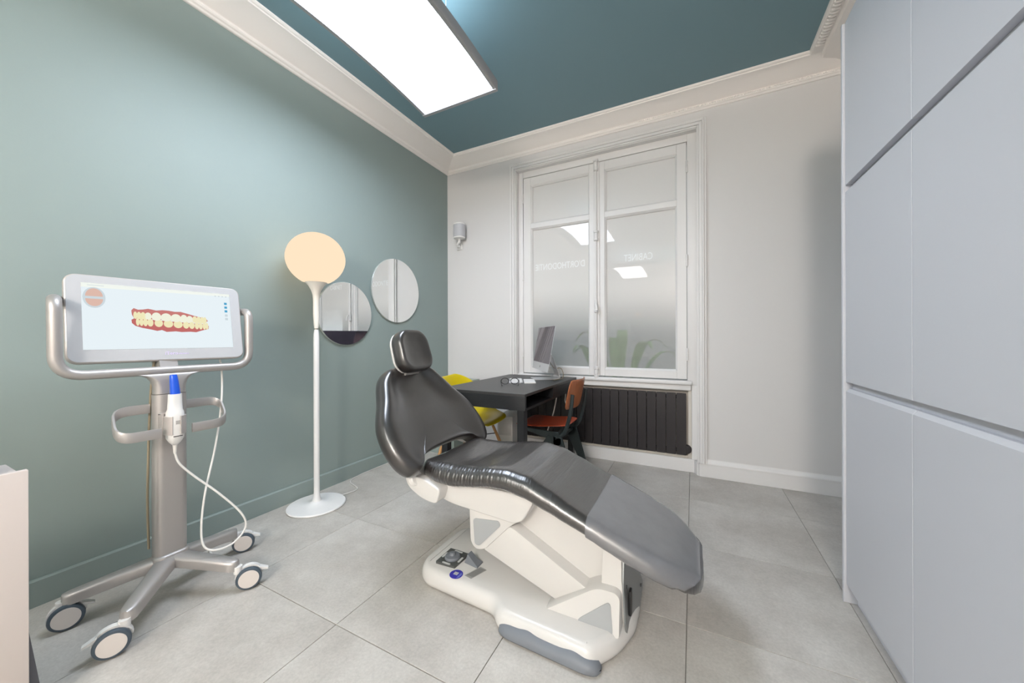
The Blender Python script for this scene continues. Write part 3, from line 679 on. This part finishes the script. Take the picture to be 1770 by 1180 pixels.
# lift arm and shroud
MB().prism(rpoly([(-.80, .195), (-.70, .320), (-.66, .318), (-.33, .155), (-.33, .07), (-.43, .07)], [.01, .02, .02, .01, .01, .01]), 1.305, 1.595, 'y', .008, 2).build('lift_arm', M_shell, dc)
MB().prism(rpoly([(-.74, .28), (-.70, .40), (-.55, .455), (-.24, .345), (-.225, .30), (-.235, .10), (-.36, .12)], .02), 1.365, 1.53, 'y', .012, 3).build('arm_shroud', M_shell, dc)
# upper bracket with grey inset and seat block
br = rpoly([(-.868, .365), (-.862, .215), (-.835, .188), (-.79, .200), (-.665, .330), (-.60, .372), (-.56, .44), (-.60, .45), (-.75, .40)], [.01, .02, .02, .02, .04, .03, .01, .01, .01])
bo = MB().prism(br, 1.298, 1.602, 'y', .008, 2).build('upper_bracket', M_shell, dc)
for y0, y1 in ((1.2955, 1.31), (1.59, 1.6045)):
    MB().prism(rpoly([(-.846, .322), (-.720, .337), (-.712, .318), (-.815, .210), (-.838, .212)], [.016, .014, .014, .014, .014]), y0, y1, 'y').build('inset_panel', M_shell2, bo)
blk = rpoly([(-1.06, .47), (-1.06, .405), (-.96, .372), (-.64, .352), (-.60, .372), (-.558, .448), (-.558, .475)], [.02, .05, .05, .03, .03, .02, .01])
MB().prism(blk, 1.275, 1.625, 'y', .020, 4).build('seat_block', M_shell, dc)
# upholstery sweep
ST = [(-1.100, .528, .500, .175), (-1.092, .540, .490, .205), (-1.07, .548, .480, .228), (-1.00, .550, .464, .243), (-.92, .549, .461, .247), (-.82, .556, .478, .249), (-.736, .569, .494, .250), (-.66, .574, .495, .250), (-.575, .562, .479, .250),
      (-.478, .524, .447, .249), (-.40, .487, .420, .248), (-.335, .459, .398, .247), (-.248, .424, .362, .245), (-.195, .403, .338, .243), (-.112, .369, .304, .234), (-.062, .345, .284, .217), (-.025, .322, .262, .195), (.005, .300, .246, .162), (.022, .284, .238, .125), (.031, .268, .240, .085), (.034, .256, .246, .05)]
def section(x, zt, zb, hw_, off=0.0, dish=0.0):
    hw_ += off; zt += off; zb -= off; r = min((zt - zb) * .62, hw_ * .7); rb = (zt - zb) - r; pts = []
    n = 7
    for k in range(n + 1):  # top right corner
        a = PI/2 * k/n; pts.append((hw_ - r + r*math.cos(a), zt - r + r*math.sin(a)))
    for k in range(1, 12):
        u = 1 - 2*k/12; y = u*(hw_ - r); pts.append((y, zt - dish * (1 - u*u)))
    for k in range(n + 1):
        a = PI/2 + PI/2 * k/n; pts.append((-hw_ + r + r*math.cos(a), zt - r + r*math.sin(a)))
    for k in range(1, n + 1):
        a = PI + PI/2 * k/n; pts.append((-hw_ + rb + rb*math.cos(a), zb + rb + rb*math.sin(a)))
    for k in range(n):
        a = 1.5*PI + PI/2 * k/n; pts.append((hw_ - rb + rb*math.cos(a), zb + rb + rb*math.sin(a)))
    return [(x, YC + .018 + y, z) for y, z in pts]
def pleat(x):
    msk = max(0, 1 - ((x + .86) / .25) ** 2)
    return .0011 * msk * (math.sin(x * 410) + .7 * math.sin(x * 263 + 1.3) + .6 * math.sin(x * 623 + .4))
SP = []
for a, b in zip(ST, ST[1:]):
    nn = max(1, int((b[0] - a[0]) / (.004 if -1.08 < b[0] < -.45 else .022)))
    for i in range(nn):
        x = a[0] + (b[0]-a[0])*i/nn; zt, zb, q = interp(ST, x); q += pleat(x); SP.append((x, zt, zb, q))
SP.append(ST[-1])
def dish(x): return .016 * max(0, 1 - abs((x + .88) / .22)) + .004
MB().loft([section(*s, 0, dish(s[0])) for s in SP]).build('seat_cushion', M_leather, dc, ang=60)
cov = [s for s in SP if -.338 <= s[0] <= .0335]
def clipz(x): return -1 if x < -.07 else .276 + (x + .07) * .17
m = MB(); m.loft([[(x, y, max(z, clipz(x))) for x, y, z in section(*s, .006, dish(s[0]))] for s in cov], cap=False); cv = m.build('foot_cover', M_vinyl, dc, ang=60); cv['label'] = 'clear grey vinyl cover over the foot end'
# backrest
P0 = V(-1.05, YC + .008, .53); A = V(-.33, 0, .42).normalized(); NB = V(A.z, 0, -A.x)
BT = [(-.006, .0), (.0, .30), (.04, .338), (.09, .352), (.15, .354), (.20, .348), (.26, .332), (.31, .300), (.36, .268), (.42, .236), (.47, .200), (.505, .165), (.53, .11), (.536, .05)]
ol = []
right = [(.205, .045), (.235, .012), (.275, -.006), (.310, .004), (.338, .040), (.352, .09), (.355, .14), (.350, .19), (.338, .24), (.316, .285), (.290, .325), (.264, .365), (.238, .415), (.216, .455), (.185, .495), (.140, .522), (.08, .534), (0, .537)]
left = [(-a, b) for a, b in reversed(right[:-1])]
arch = [(-.17, .058), (-.12, .066), (-.06, .069), (0, .070), (.06, .069), (.12, .066), (.17, .058)]
ol = right + left + arch
def cat_smooth(pts, n=3):
    out = []; N = len(pts)
    for i in range(N):
        p0, p1, p2, p3 = [Vector(pts[(i + k - 1) % N]) for k in range(4)]
        for k in range(n):
            t = k/n; out.append(.5 * ((2*p1) + (-p0 + p2)*t + (2*p0 - 5*p1 + 4*p2 - p3)*t*t + (-p0 + 3*p1 - 3*p2 + p3)*t**3))
    return out
ol = cat_smooth(ol, 3); C0 = Vector((0, .27))
def bp_(y, s_, d): return P0 + V(0, 1, 0) * y + A * s_ + NB * d
def halfw(s_):
    for (sa, wa), (sb, wb) in zip(BT, BT[1:]):
        if s_ <= sb: return wa + (wb - wa) * max(0, (s_ - sa)) / (sb - sa)
    return BT[-1][1]
def sst(a, b, x): t = min(1, max(0, (x - a) / (b - a))); return t*t*(3 - 2*t)
def front(y, s_):
    fr = abs(y) / max(.05, halfw(min(max(s_, .02), .50)))
    side = .010 * math.exp(-((fr - .86) / .13) ** 2) - .020 * (1 - sst(.42, .80, fr))
    lum = .016 * math.exp(-((s_ - .20) / .12) ** 2) * (1 - sst(.5, .9, fr)); top = .012 * sst(.42, .52, s_)
    return side + lum + top
def bring(k, d, bl=0.0):
    r = []
    for p in ol:
        q = C0 + (p - C0) * k; r.append(bp_(q.x, q.y, d + bl * front(q.x, q.y)))
    return r
rings = [bring(.90, -.072), bring(.955, -.068), bring(.985, -.055), bring(1.0, -.036), bring(.998, -.018), bring(.985, -.004, .1), bring(.962, .005, .4), bring(.93, .007, .7), bring(.89, .007, 1), bring(.84, .006, 1), bring(.78, .004, 1), bring(.70, .002, 1), bring(.60, 0, 1), bring(.48, 0, 1), bring(.34, 0, 1), bring(.2, 0, 1), bring(.08, 0, 1), bring(.01, 0, 1)]
MB().loft(rings).build('backrest_cushion', M_leather2, dc, ang=70)
rings = [bring(.86, -.0725), bring(.87, -.078), bring(.84, -.088), bring(.72, -.098), bring(.4, -.104), bring(.05, -.104)]
MB().loft(rings).build('backrest_shell', M_shell, dc, ang=50)
# back hinge support
hg = rpoly([(-1.165, .50), (-1.145, .435), (-1.06, .392), (-.98, .385), (-.96, .45), (-1.03, .475), (-1.09, .485)], [.02, .04, .04, .02, .02, .01, .01])
MB().prism(hg, 1.215, 1.705, 'y', .022, 4).build('hinge_support', M_shell, dc)
for y in (1.225, 1.695): MB().lathe([(.030, -.012), (.033, -.008), (.033, .008), (.030, .012)], 24, M=Matrix.Translation((-1.105, y, .475)) @ Matrix.Rotation(PI/2 - .35, 4, 'Y')).build('hinge_cap', M_whiteplastic, dc)
# headrest
HC = V(-1.335, YC + .02, 1.035); HA = V(-.30, 0, .95).normalized(); HN = V(HA.z, 0, -HA.x)
ho = rrect(-.118, .118, -.118, .112, .075, 8); ho = [(x * (1 - .10 * (-.0 + (z + .118) / .23) + .02), z) for x, z in ho]
def hr(k, d, z0=0.0): return [HC + V(0, 1, 0) * (x*k) + HA * (z*k + z0) + HN * d for x, z in ho]
MB().loft([hr(.90, -.046), hr(.965, -.040), hr(1.0, -.020), hr(.995, 0), hr(.96, .018), hr(.88, .026), hr(.78, .022), hr(.6, .014), hr(.35, .010), hr(.05, .009)]).build('headrest_cushion', M_leather2, dc, ang=70)
MB().loft([hr(.93, -.0475), hr(.95, -.053), hr(.88, -.066), hr(.4, -.070), hr(.02, -.07)]).build('headrest_shell', M_shell, dc, ang=50)
m = MB(); m.prism(rrect(-.03, .03, -.20, .05, .01), -.082, -.066, 'z', .002, 1, M=Matrix.Translation(HC) @ Matrix((V(0, 1, 0), HA, HN)).transposed().to_4x4()); m.tube([HC - HA*.06 - HN*.06 + V(0, -.05, 0), HC - HA*.06 - HN*.06 + V(0, .05, 0)], .016, 12); m.tube([HC - HA*.11 - HN*.055 + V(0, -.05, 0), HC - HA*.11 - HN*.055 + V(0, .05, 0)], .012, 12)
m.build('headrest_bracket', M_alu, dc)
# foot controls, labels on the base
def on_base(outline, z0, z1, nm, m_, par=dc, bev=0.0): return MB().prism(outline, z0, z1, 'z', bev, 2).build(nm, m_, par)
cp = on_base(rpoly([(-1.045, 1.290), (-.945, 1.297), (-.940, 1.405), (-1.045, 1.405)], .004), .070, .084, 'control_pad', mat('control_pad_grey', (.075, .08, .078), .5))
MB().lathe([(.036, .084), (.036, .090), (.032, .095), (.014, .097), (.012, .104), (.009, .107), (.001, .108)], 28, (-.993, 1.348)).build('joystick', M_bumper, cp)
for (x, y, lx, ly) in ((-.993, 1.300, .022, .005), (-.993, 1.396, .022, .005), (-1.037, 1.348, .005, .020), (-.949, 1.348, .005, .020)):
    MB().prism(rrect(x - lx, x + lx, y - ly, y + ly, .0048), .084, .0848, 'z').build('marking', mat('marking_white', (.6, .61, .6), .5), cp)
MB().loft([[(-.930, 1.352, .074), (-.855, 1.342, .074), (-.855, 1.392, .074), (-.930, 1.400, .074)], [(-.928, 1.354, .082), (-.857, 1.344, .080), (-.857, 1.390, .080), (-.928, 1.398, .082)], [(-.918, 1.360, .112), (-.880, 1.352, .090), (-.880, 1.384, .090), (-.918, 1.392, .112)]]).build('pedal', M_bumper, dc, ang=30)
st = MB().lathe([(.029, .0755), (.029, .0768)], 32, (-.915, 1.268)).build('round_sticker', mat('sticker_blue', (.045, .035, .40), .4), dc)
MB().box((-.928, 1.262, .0768), (-.908, 1.280, .0772)).build('sticker_blank', mat('sticker_pale', (.5, .5, .52), .5), st)
MB().prism([(-.893, 1.253), (-.890, 1.276), (-.9005, 1.286), (-.9005, 1.247)], .0768, .0772, 'z').build('sticker_lines', mat('sticker_light_blue', (.16, .20, .55), .5), st)
lb = on_base([(-.878, 1.278), (-.842, 1.272), (-.812, 1.350), (-.848, 1.358)], .0755, .0768, 'rating_plate', mat('plate_grey', (.36, .36, .35), .5))
for k in range(5):
    q = k * .0065; MB().prism([(-.870 + q, 1.283), (-.8675 + q, 1.2826), (-.842 + q, 1.348), (-.8445 + q, 1.3484)], .0768, .0771, 'z').build('printed_line', mat('print_dark', (.14, .14, .14), .6), lb)

# ================================================================== scanner cart
sct = thing('scanner_cart', (-2.02, .71, 0), 'grey metal scanner cart with tilted display on four casters', 'medical cart')
HUB = V(-2.022, .712, 0)
ARMS = [(-2.135, .435), (-1.800, .508), (-1.775, .850), (-2.085, .990)]
WH = [(-2.130, .447), (-1.805, .480), (-1.757, .885), (-2.085, 1.025)]
m = MB()
for ax, ay in ARMS:
    e = V(ax, ay, 0); d = (e - HUB).normalized(); n_ = V(-d.y, d.x, 0); L = (e - HUB).length; rings = []
    for t in (-.02, 0, .12, .3, .5, .7, .85, .93, .975, 1.0):
        hw_ = (.036 - .011*t) * (1 if t < .9 else math.sqrt(max(0, 1 - ((t - .9)/.105) ** 2)) * .9 + .1); zt = .176 - .046 * max(0, t) ** 1.15; zb = zt - (.046 - .004*t); c_ = HUB + d * (L*t)
        rings.append([c_ + n_*a*hw_ + V(0, 0, z) for a, z in ((-1, zb), (1, zb), (1, zt - .014), (.88, zt - .006), (.6, zt - .001), (0, zt), (-.6, zt - .001), (-.88, zt - .006), (-1, zt - .014))])
    m.loft(rings)
m.prism(rrect(-2.062, -1.982, .652, .772, .03), .135, .182, 'z', .012, 3)
m.build('base', M_alu, sct, ang=50)
for (wx, wy), (ax, ay) in zip(WH, ARMS):
    dirc = V(-wx * .75, -wy * .4 - .28, 0).normalized()
    if ay > .8: dirc = V(.86, -.5, 0).normalized()
    W = Matrix.Translation((wx, wy, .048)) @ dirc.to_track_quat('Z', 'Y').to_matrix().to_4x4()
    hood = MB(); side = V(-dirc.y, dirc.x, 0)
    hood.tube([V(ax, ay, .075), V(ax, ay, .105)], .016, 14)
    hood.loft([[W @ V(r * math.cos(a), r * math.sin(a) , z) for a in [PI*.02 + PI*.96*k/14 for k in range(15)] for r in (.051,)] + [W @ V(.030 * math.cos(a), .030 * math.sin(a), z) for a in [PI*.98 - PI*.96*k/14 for k in range(15)]] for z in (-.014, .008)])
    up_ok = (W @ V(0, 1, 0)).z > .048
    hd = hood.build('caster', M_whiteplastic, sct, ang=40)
    for z0 in (.009, -.030):
        MB().lathe([(.036, z0), (.045, z0 + .002), (.0475, z0 + .007), (.0475, z0 + .014), (.045, z0 + .019), (.037, z0 + .021)], 36, M=W).build('wheel', M_tyre, hd)
        MB().lathe([(.0375, z0 - .0005), (.0385, z0 + .004), (.0385, z0 + .018), (.037, z0 + .0215), (.001, z0 + .0225)], 36, M=W).build('wheel_cap', M_wheelcap, hd)
    sg = -1 if ay < .6 and ax > -2 else 1
    if ay < .6 and ax < -2: sg = 1
    l0 = V(wx, wy, .075) + side * sg * .035; l1 = V(wx, wy, .062) + side * sg * .070
    m = MB(); m.loft([[l0 + V(0, 0, a) + dirc * b for a, b in ((-.007, -.013), (-.007, .013), (.007, .013), (.007, -.013))], [l1 + V(0, 0, a) + dirc * b for a, b in ((-.003, -.009), (-.003, .009), (.003, .009), (.003, -.009))]]); m.build('brake_lever', M_whiteplastic, hd)
# column and neck flowing into the handle frame
MB().loft([[(x, y, z) for x, y in rrect(-2.058, -1.996, .656, .766, .026)] for z in (.176, .862)]).build('column', M_alu, sct)
rings = []
for z, e in ((.864, 0), (.895, .0), (.918, .006), (.934, .018), (.944, .036), (.950, .064)):
    rings.append([(x, y, z) for x, y in rrect(-2.055 + e*.22, -1.999 - e*.22, .658 - e, .764 + e, .022 - e*.12)])
MB().loft(rings).build('neck', M_alu, sct, ang=50)
hp = fillet([(-2.166, .56, 1.243), (-2.166, .425, 1.243), (-2.027, .398, 1.243), (-2.027, .400, .962), (-2.027, 1.022, .962), (-2.027, 1.022, 1.235), (-2.115, 1.020, 1.238), (-2.115, .93, 1.238)], [0, .05, .05, .075, .075, .04, .04, 0], 8)
MB().tube(hp, .0185, 14).build('handle_frame', M_alu, sct, ang=60)
MB().loft([[(-2.11 + a, .712 + b, .97) for a, b in ((0, -.03), (.085, -.03), (.085, .03), (0, .03))], [(-2.13 + a, .712 + b, 1.15) for a, b in ((0, -.03), (.04, -.03), (.04, .03), (0, .03))]]).build('display_mount', M_alu, sct)
# display
E1 = V(.109, .994, .0).normalized(); NS = V(.977, -.108, .184); NS = (NS - E1 * NS.dot(E1)).normalized(); E2 = NS.cross(E1)
DC = V(-2.066, .714, 1.187); D = Matrix.Translation(DC) @ Matrix((E1, E2, NS)).transposed().to_4x4()
hw2, zt2, zb2 = .281, .168, -.186
disp = MB().prism(rrect(-hw2, hw2, zb2, zt2, .034, 8), -.036, -.003, 'z', .006, 3, M=D).build('display', M_bezel_side, sct)
MB().prism(rrect(-hw2 + .005, hw2 - .005, zb2 + .005, zt2 - .005, .030, 8), -.004, -.0008, 'z', M=D).build('bezel', M_bezel, disp)
SW, SH = .238, .1335
MB().raw([D @ V(-SW, -SH, 0), D @ V(SW, -SH, 0), D @ V(SW, SH, 0), D @ V(-SW, SH, 0)], [(0, 1, 2, 3)]).build('screen', M_screen, disp, smooth=False)
MB().prism([(-SW, SH - .018), (SW, SH - .012), (SW, SH), (-SW, SH)], .0002, .0004, 'z', M=D).build('screen_toolbar', emis('screen_toolbar', (.86, .9, .84), .95), disp, smooth=False)
def scr(nm, pts, z, m_): return MB().prism(pts, z, z + .0002, 'z', M=D).build(nm, m_, disp, smooth=False)
E_gum = emis('scan_gum_pink', (.66, .24, .22), .80); E_gum2 = emis('scan_gum_dark', (.62, .18, .17), .80); E_tooth = emis('scan_tooth', (.86, .80, .50), .92); E_tooth2 = emis('scan_tooth_front', (.84, .85, .70), .95)
ug = [(-.105, .030), (-.098, .040), (-.085, .034), (-.07, .036), (-.055, .040), (-.045, .038), (-.03, .034), (-.01, .037), (.01, .036), (.03, .032), (.05, .033), (.075, .025), (.095, .018), (.122, .010), (.140, .004), (.146, -.006), (.140, -.010), (-.098, -.004), (-.104, .012)]
lg = [(-.106, -.010), (-.098, -.004), (.140, -.022), (.148, -.030), (.146, -.044), (.12, -.052), (.10, -.060), (.08, -.058), (.05, -.060), (.03, -.057), (.0, -.060), (-.015, -.052), (-.03, -.056), (-.05, -.050), (-.075, -.044), (-.095, -.036), (-.105, -.024)]
scr('scan_upper_gum', ug, .0004, E_gum); scr('scan_lower_gum', lg, .0004, E_gum2)
xsu = [-.094, -.083, -.071, -.056, -.030, .001, .033, .060, .080, .098, .112, .125, .135]; wu = [.006, .007, .008, .011, .0155, .018, .018, .0125, .0115, .009, .008, .007, .006]
for i, (x, wv) in enumerate(zip(xsu, wu)):
    sl = -.055 * (x + .1)
    pts = [(x + wv * math.cos(a), .008 + sl + (.021 if 3 < i < 8 else .018) * math.sin(a) * (1 if math.sin(a) > 0 else .75)) for a in [2*PI*k/16 for k in range(16)]]
    scr('scan_tooth', pts, .0007, E_tooth2 if 3 <= i <= 8 else E_tooth)
    x2 = x + .006; pts = [(x2 + wv*.86 * math.cos(a), -.018 + sl + (.017) * math.sin(a)) for a in [2*PI*k/16 for k in range(16)]]
    scr('scan_tooth', pts, .0006, E_tooth)
E_ic = emis('screen_icon_blue', (.08, .38, .62), .9); E_pale = emis('screen_icon_pale', (.62, .70, .74), .9); E_sal = emis('screen_icon_salmon', (.74, .50, .42), .9)
def ell(cx_, cy_, rx, ry, a0=0, a1=2*PI, n=24): return [(cx_ + rx*math.cos(a0 + (a1-a0)*k/n), cy_ + ry*math.sin(a0 + (a1-a0)*k/n)) for k in range(n + (0 if abs(a1 - a0 - 2*PI) < 1e-6 else 1))]
scr('jaw_icon_ring', ell(-.205, .075, .030, .042), .0004, E_pale); scr('jaw_icon', ell(-.205, .080, .023, .032, 0, PI), .0007, E_sal); scr('jaw_icon', ell(-.205, .070, .023, .030, PI, 2*PI), .0007, E_sal)
for k, y in enumerate((.085, .066, .047, .026, .008)): scr('side_icon', rrect(.214, .225, y - .006, y + .005, .001, 2), .0004, E_ic if k < 3 else E_pale)
for k in range(4): scr('toolbar_icon', rrect(.178 + k*.014, .184 + k*.014, .117, .122, .001, 2), .0006, E_pale)
scr('toolbar_line', rrect(-.222, -.178, .1235, .1255, .0005, 2), .0006, E_pale)
M_logo = emis('logo_glow', (.80, .70, 1.0), 1.1)
Rd = Matrix((E1, E2, NS)).transposed()
text('iTero', .019, D @ V(.012, -.155, .0002), Rd, M_logo, disp, 'logo_text', .0002); text('element', .0105, D @ V(.052, -.1565, .0002), Rd, M_logo, disp, 'logo_text', .0002)
# side handles: flat bars bent around
def flatbar(pts, hz, th, nm):
    pts = [Vector(p) for p in pts]; rings = []
    for i, p in enumerate(pts):
        a = pts[max(i-1, 0)]; b = pts[min(i+1, len(pts)-1)]; d = (b - a); d.z = 0; d.normalize(); n_ = V(-d.y, d.x, 0)
        rings.append([p + n_*u*th + V(0, 0, v*hz) for u, v in ((-1, -.7), (-.6, -1), (.6, -1), (1, -.7), (1, .7), (.6, 1), (-.6, 1), (-1, .7))])
    return MB().loft(rings).build(nm, M_alu, sct, ang=50)
zB, zF = .803, .715
flatbar(fillet([(-2.05, .655, zB), (-2.05, .545, zB), (-1.925, .522, zF), (-1.925, .650, zF)], [0, .055, .055, 0], 7), .0195, .005, 'side_handle')
flatbar(fillet([(-2.05, .77, zB), (-2.05, .905, zB), (-1.925, .880, zF), (-1.925, .750, zF)], [0, .055, .055, 0], 7), .0195, .005, 'side_handle')
# cradle
cr_ = MB(); arc = [(math.cos(a), math.sin(a)) for a in [math.radians(130 + 0*k) for k in range(1)]]
cout = []; 
for a in range(-140, 141, 14): cout.append((.034 * math.cos(math.radians(a)), .034 * math.sin(math.radians(a))))
CC = V(-1.945, .700, 0)
ring = lambda r, z, a0, a1: [(CC.x + r*math.cos(math.radians(a)), CC.y + r*math.sin(math.radians(a)), z) for a in [a0 + (a1 - a0)*k/16 for k in range(17)]]
for a0, a1 in ((12, 180), (-180, -32)):
    o = ring(.036, .70, a0, a1); i_ = list(reversed(ring(.030, .70, a0, a1))); o2 = [(x, y, .775) for x, y, z in o]; i2 = [(x, y, .775) for x, y, z in i_]
    cr_.loft([o + i_, o2 + i2])
cr_.box((-2.0, .664, .700), (-1.960, .672, .785), .002); cr_.box((-2.0, .728, .700), (-1.960, .736, .785), .002); cr_.box((-2.0, .664, .778), (-1.975, .736, .786), .002)
cr_.build('scanner_cradle', M_bezel_side, sct, ang=40)
MB().tube(fillet([(-2.075, .68, 1.02), (-2.075, .668, .90), (-2.074, .660, .70), (-2.076, .655, .40), (-2.078, .66, .20)], .08), .0045, 8).build('rear_cable', M_cable_b, sct)

# handheld scanner in its cradle, with cord
ws = thing('handheld_scanner', (-1.945, .70, .63), 'white handheld scanner with blue tip sleeve resting in the cart cradle', 'scanner wand')
def rr_ring(z, hx, hy, dx=0, dy=0): return [(CC.x + dx + x, CC.y + dy + y, z) for x, y in rrect(-hx, hx, -hy, hy, min(hx, hy)*.8, 5)]
MB().loft([rr_ring(.652, .008, .008), rr_ring(.664, .018, .018), rr_ring(.682, .027, .027), rr_ring(.70, .029, .028), rr_ring(.775, .029, .028), rr_ring(.790, .027, .027), rr_ring(.802, .021, .023), rr_ring(.83, .019, .022), rr_ring(.866, .0175, .021)]).build('body', M_whiteplastic, ws, ang=50)
MB().loft([rr_ring(.866, .0145, .0155, 0, .001), rr_ring(.885, .014, .015, 0, 0), rr_ring(.92, .0135, .0135, -.002, -.002), rr_ring(.940, .012, .012, -.004, -.003), rr_ring(.947, .009, .010, -.004, -.003)]).build('tip_sleeve', M_blue, ws, ang=50)
m = MB()
for k in range(4):
    for j in range(4): m.box((CC.x + .0285, CC.y - .007 + j*.004, .742 + k*.004), (CC.x + .0296, CC.y - .0045 + j*.004, .7445 + k*.004))
v_ = m.build('vent', mat('vent_dark', (.2, .19, .18), .6), ws, smooth=False); v_['kind'] = 'stuff'
MB().box((CC.x + .0275, CC.y - .015, .6905), (CC.x + .0294, CC.y + .015, .6935)).build('grip_slot', mat('slot_dark', (.03, .03, .03), .6), ws)
MB().lathe([(.0045, .615), (.0055, .622), (.0065, .635), (.0085, .655)], 14, (CC.x, CC.y)).build('strain_relief', M_cable, ws)
cp_ = [(CC.x, CC.y, .62), (CC.x + .006, CC.y + .012, .57), (CC.x + .02, CC.y + .06, .50), (CC.x + .05, CC.y + .13, .41), (CC.x + .09, CC.y + .20, .30), (CC.x + .10, CC.y + .215, .23), (CC.x + .10, CC.y + .17, .182), (CC.x + .09, CC.y + .11, .176), (CC.x + .06, CC.y + .075, .20), (CC.x + .035, CC.y + .075, .28), (CC.x + .01, CC.y + .10, .42), (CC.x - .03, CC.y + .155, .60), (CC.x - .075, CC.y + .20, .80), (CC.x - .115, CC.y + .215, .98), (CC.x - .135, CC.y + .19, 1.04)]
def catmull3(P, n=6):
    P = [Vector(p) for p in P]; out = []
    for i in range(len(P) - 1):
        p0, p1, p2, p3 = P[max(i-1, 0)], P[i], P[i+1], P[min(i+2, len(P)-1)]
        for k in range(n):
            t = k/n; out.append(.5 * ((2*p1) + (-p0 + p2)*t + (2*p0 - 5*p1 + 4*p2 - p3)*t*t + (-p0 + 3*p1 - 3*p2 + p3)*t**3))
    out.append(P[-1]); return out
MB().tube(catmull3(cp_), .0042, 8).build('cord', M_cable, ws)
# adapter on the floor behind the cart with its cable
pb = thing('power_adapter', (-2.27, .80, 0), 'dark grey power adapter on the floor behind the cart', 'power adapter')
PM = Matrix.Translation((-2.26, .80, 0)) @ Matrix.Rotation(math.radians(12), 4, 'Z')
MB().box((-.04, -.09, 0), (.04, .09, .035), .006, M=PM).build('case', mat('dark_grey_plastic', (.10, .105, .115), .45), pb)
MB().tube(catmull3([PM @ V(0, .085, .012), PM @ V(.03, .16, .006), PM @ V(.10, .26, .006), PM @ V(.17, .20, .006), PM @ V(.15, .10, .006), PM @ V(.05, .14, .02), PM @ V(-.05, .3, .006)]), .004, 6).build('cable', M_cable, pb)

# ================================================================== reception desk at the left edge
rd = thing('side_desk', (-1.78, -.1, 0), 'narrow beige panelled desk cut off by the lower left frame edge', 'desk')
PX = -1.70
MB().box((PX - .018, -.45, .015), (PX, .2875, .722), .0025, 2).build('front_panel', M_beige, rd)
MB().box((-1.87, -.45, .695), (PX - .019, .275, .715), .002, 1).build('top', M_beige, rd)
for y in (.20, -.40): MB().loft([[(PX - .06, y, 0), (PX - .03, y, 0), (PX - .03, y + .12, 0), (PX - .06, y + .12, 0)], [(PX - .06, y - .03, .695), (PX - .03, y - .03, .695), (PX - .03, y + .04, .695), (PX - .06, y + .04, .695)]]).build('leg', M_grey, rd)
for y in (.20, -.40): MB().box((-1.86, y, 0), (-1.83, y + .06, .695)).build('leg', M_grey, rd)
gb = thing('grey_stand_in_tray', (-1.795, .16, .715), 'rounded grey tray corner above the beige desk panel', 'tray')  # tray form stands in for an unidentified grey object
MB().prism(rrect(-1.86, -1.73, .02, .245, .03), .7155, .728, 'z', .004).build('bottom', M_grey, gb)
m = MB(); oo = rrect(-1.86, -1.73, .02, .245, .03); ii = rrect(-1.852, -1.738, .028, .237, .024)
m.loft([[(x, y, .728) for x, y in oo], [(x, y, .752) for x, y in oo], [(x, y, .752) for x, y in ii], [(x, y, .728) for x, y in ii]], cap=False); m.build('rim', M_grey, gb)

# ================================================================== workstation behind the camera (mirrored in the window)
wd_ = thing('reception_counter', (-1.12, -1.75, 0), 'beige counter behind the camera, reflected in the window', 'counter')
Bx('top', (-1.50, -2.0, .70), (-.74, -1.5, .72), M_beige, wd_, .002, 1); Bx('front_panel', (-1.49, -1.53, 0), (-.75, -1.51, .70), M_beige, wd_)
for x in (-1.49, -.77): Bx('side_panel', (x, -1.99, 0), (x + .02, -1.53, .70), M_beige, wd_)
tl = thing('table_lamp', (-1.07, -1.72, .72), 'slim black table lamp with small warm head, reflected in the window', 'table lamp')
MB().lathe([(.085, .7205), (.088, .726), (.086, .733), (.02, .738), (.008, .75), (.007, .80)], 32, (-1.07, -1.72)).build('base', M_black_metal, tl)
MB().tube([(-1.07, -1.72, .79), (-1.07, -1.72, 1.64)], .007, 10).build('stem', M_black_metal, tl)
MB().lathe([(.09, 1.632), (.092, 1.642), (.05, 1.66), (.008, 1.67)], 28, (-1.07, -1.72)).build('head', M_black_metal, tl)
MB().lathe([(.001, 1.628), (.075, 1.629), (.088, 1.6318)], 28, (-1.07, -1.72)).build('bulb_glow', emis('bulb_warm', (1, .6, .3), 14), tl)

gp = thing('fill_globe', (-.03, -2.3, 2.3), 'large opal globe pendant lamp behind the camera', 'pendant lamp')  # fill source added out of view to lift the upper walls, with fitting and cord
MB().lathe([(max(.001, .25 * math.cos(a)), 2.3 + .25 * math.sin(a)) for a in [-PI/2 + PI*k/20 for k in range(21)]], 36, (-.03, -2.3)).build('globe', emis('fill_globe_glow', (1.0, .905, .82), 92), gp)
MB().lathe([(.05, 2.53), (.05, 2.58), (.012, 2.60)], 20, (-.03, -2.3)).build('fitting', M_black_metal, gp)
MB().tube([(-.03, -2.3, 2.59), (-.03, -2.3, ZC)], .005, 8).build('cord', M_black_metal, gp)
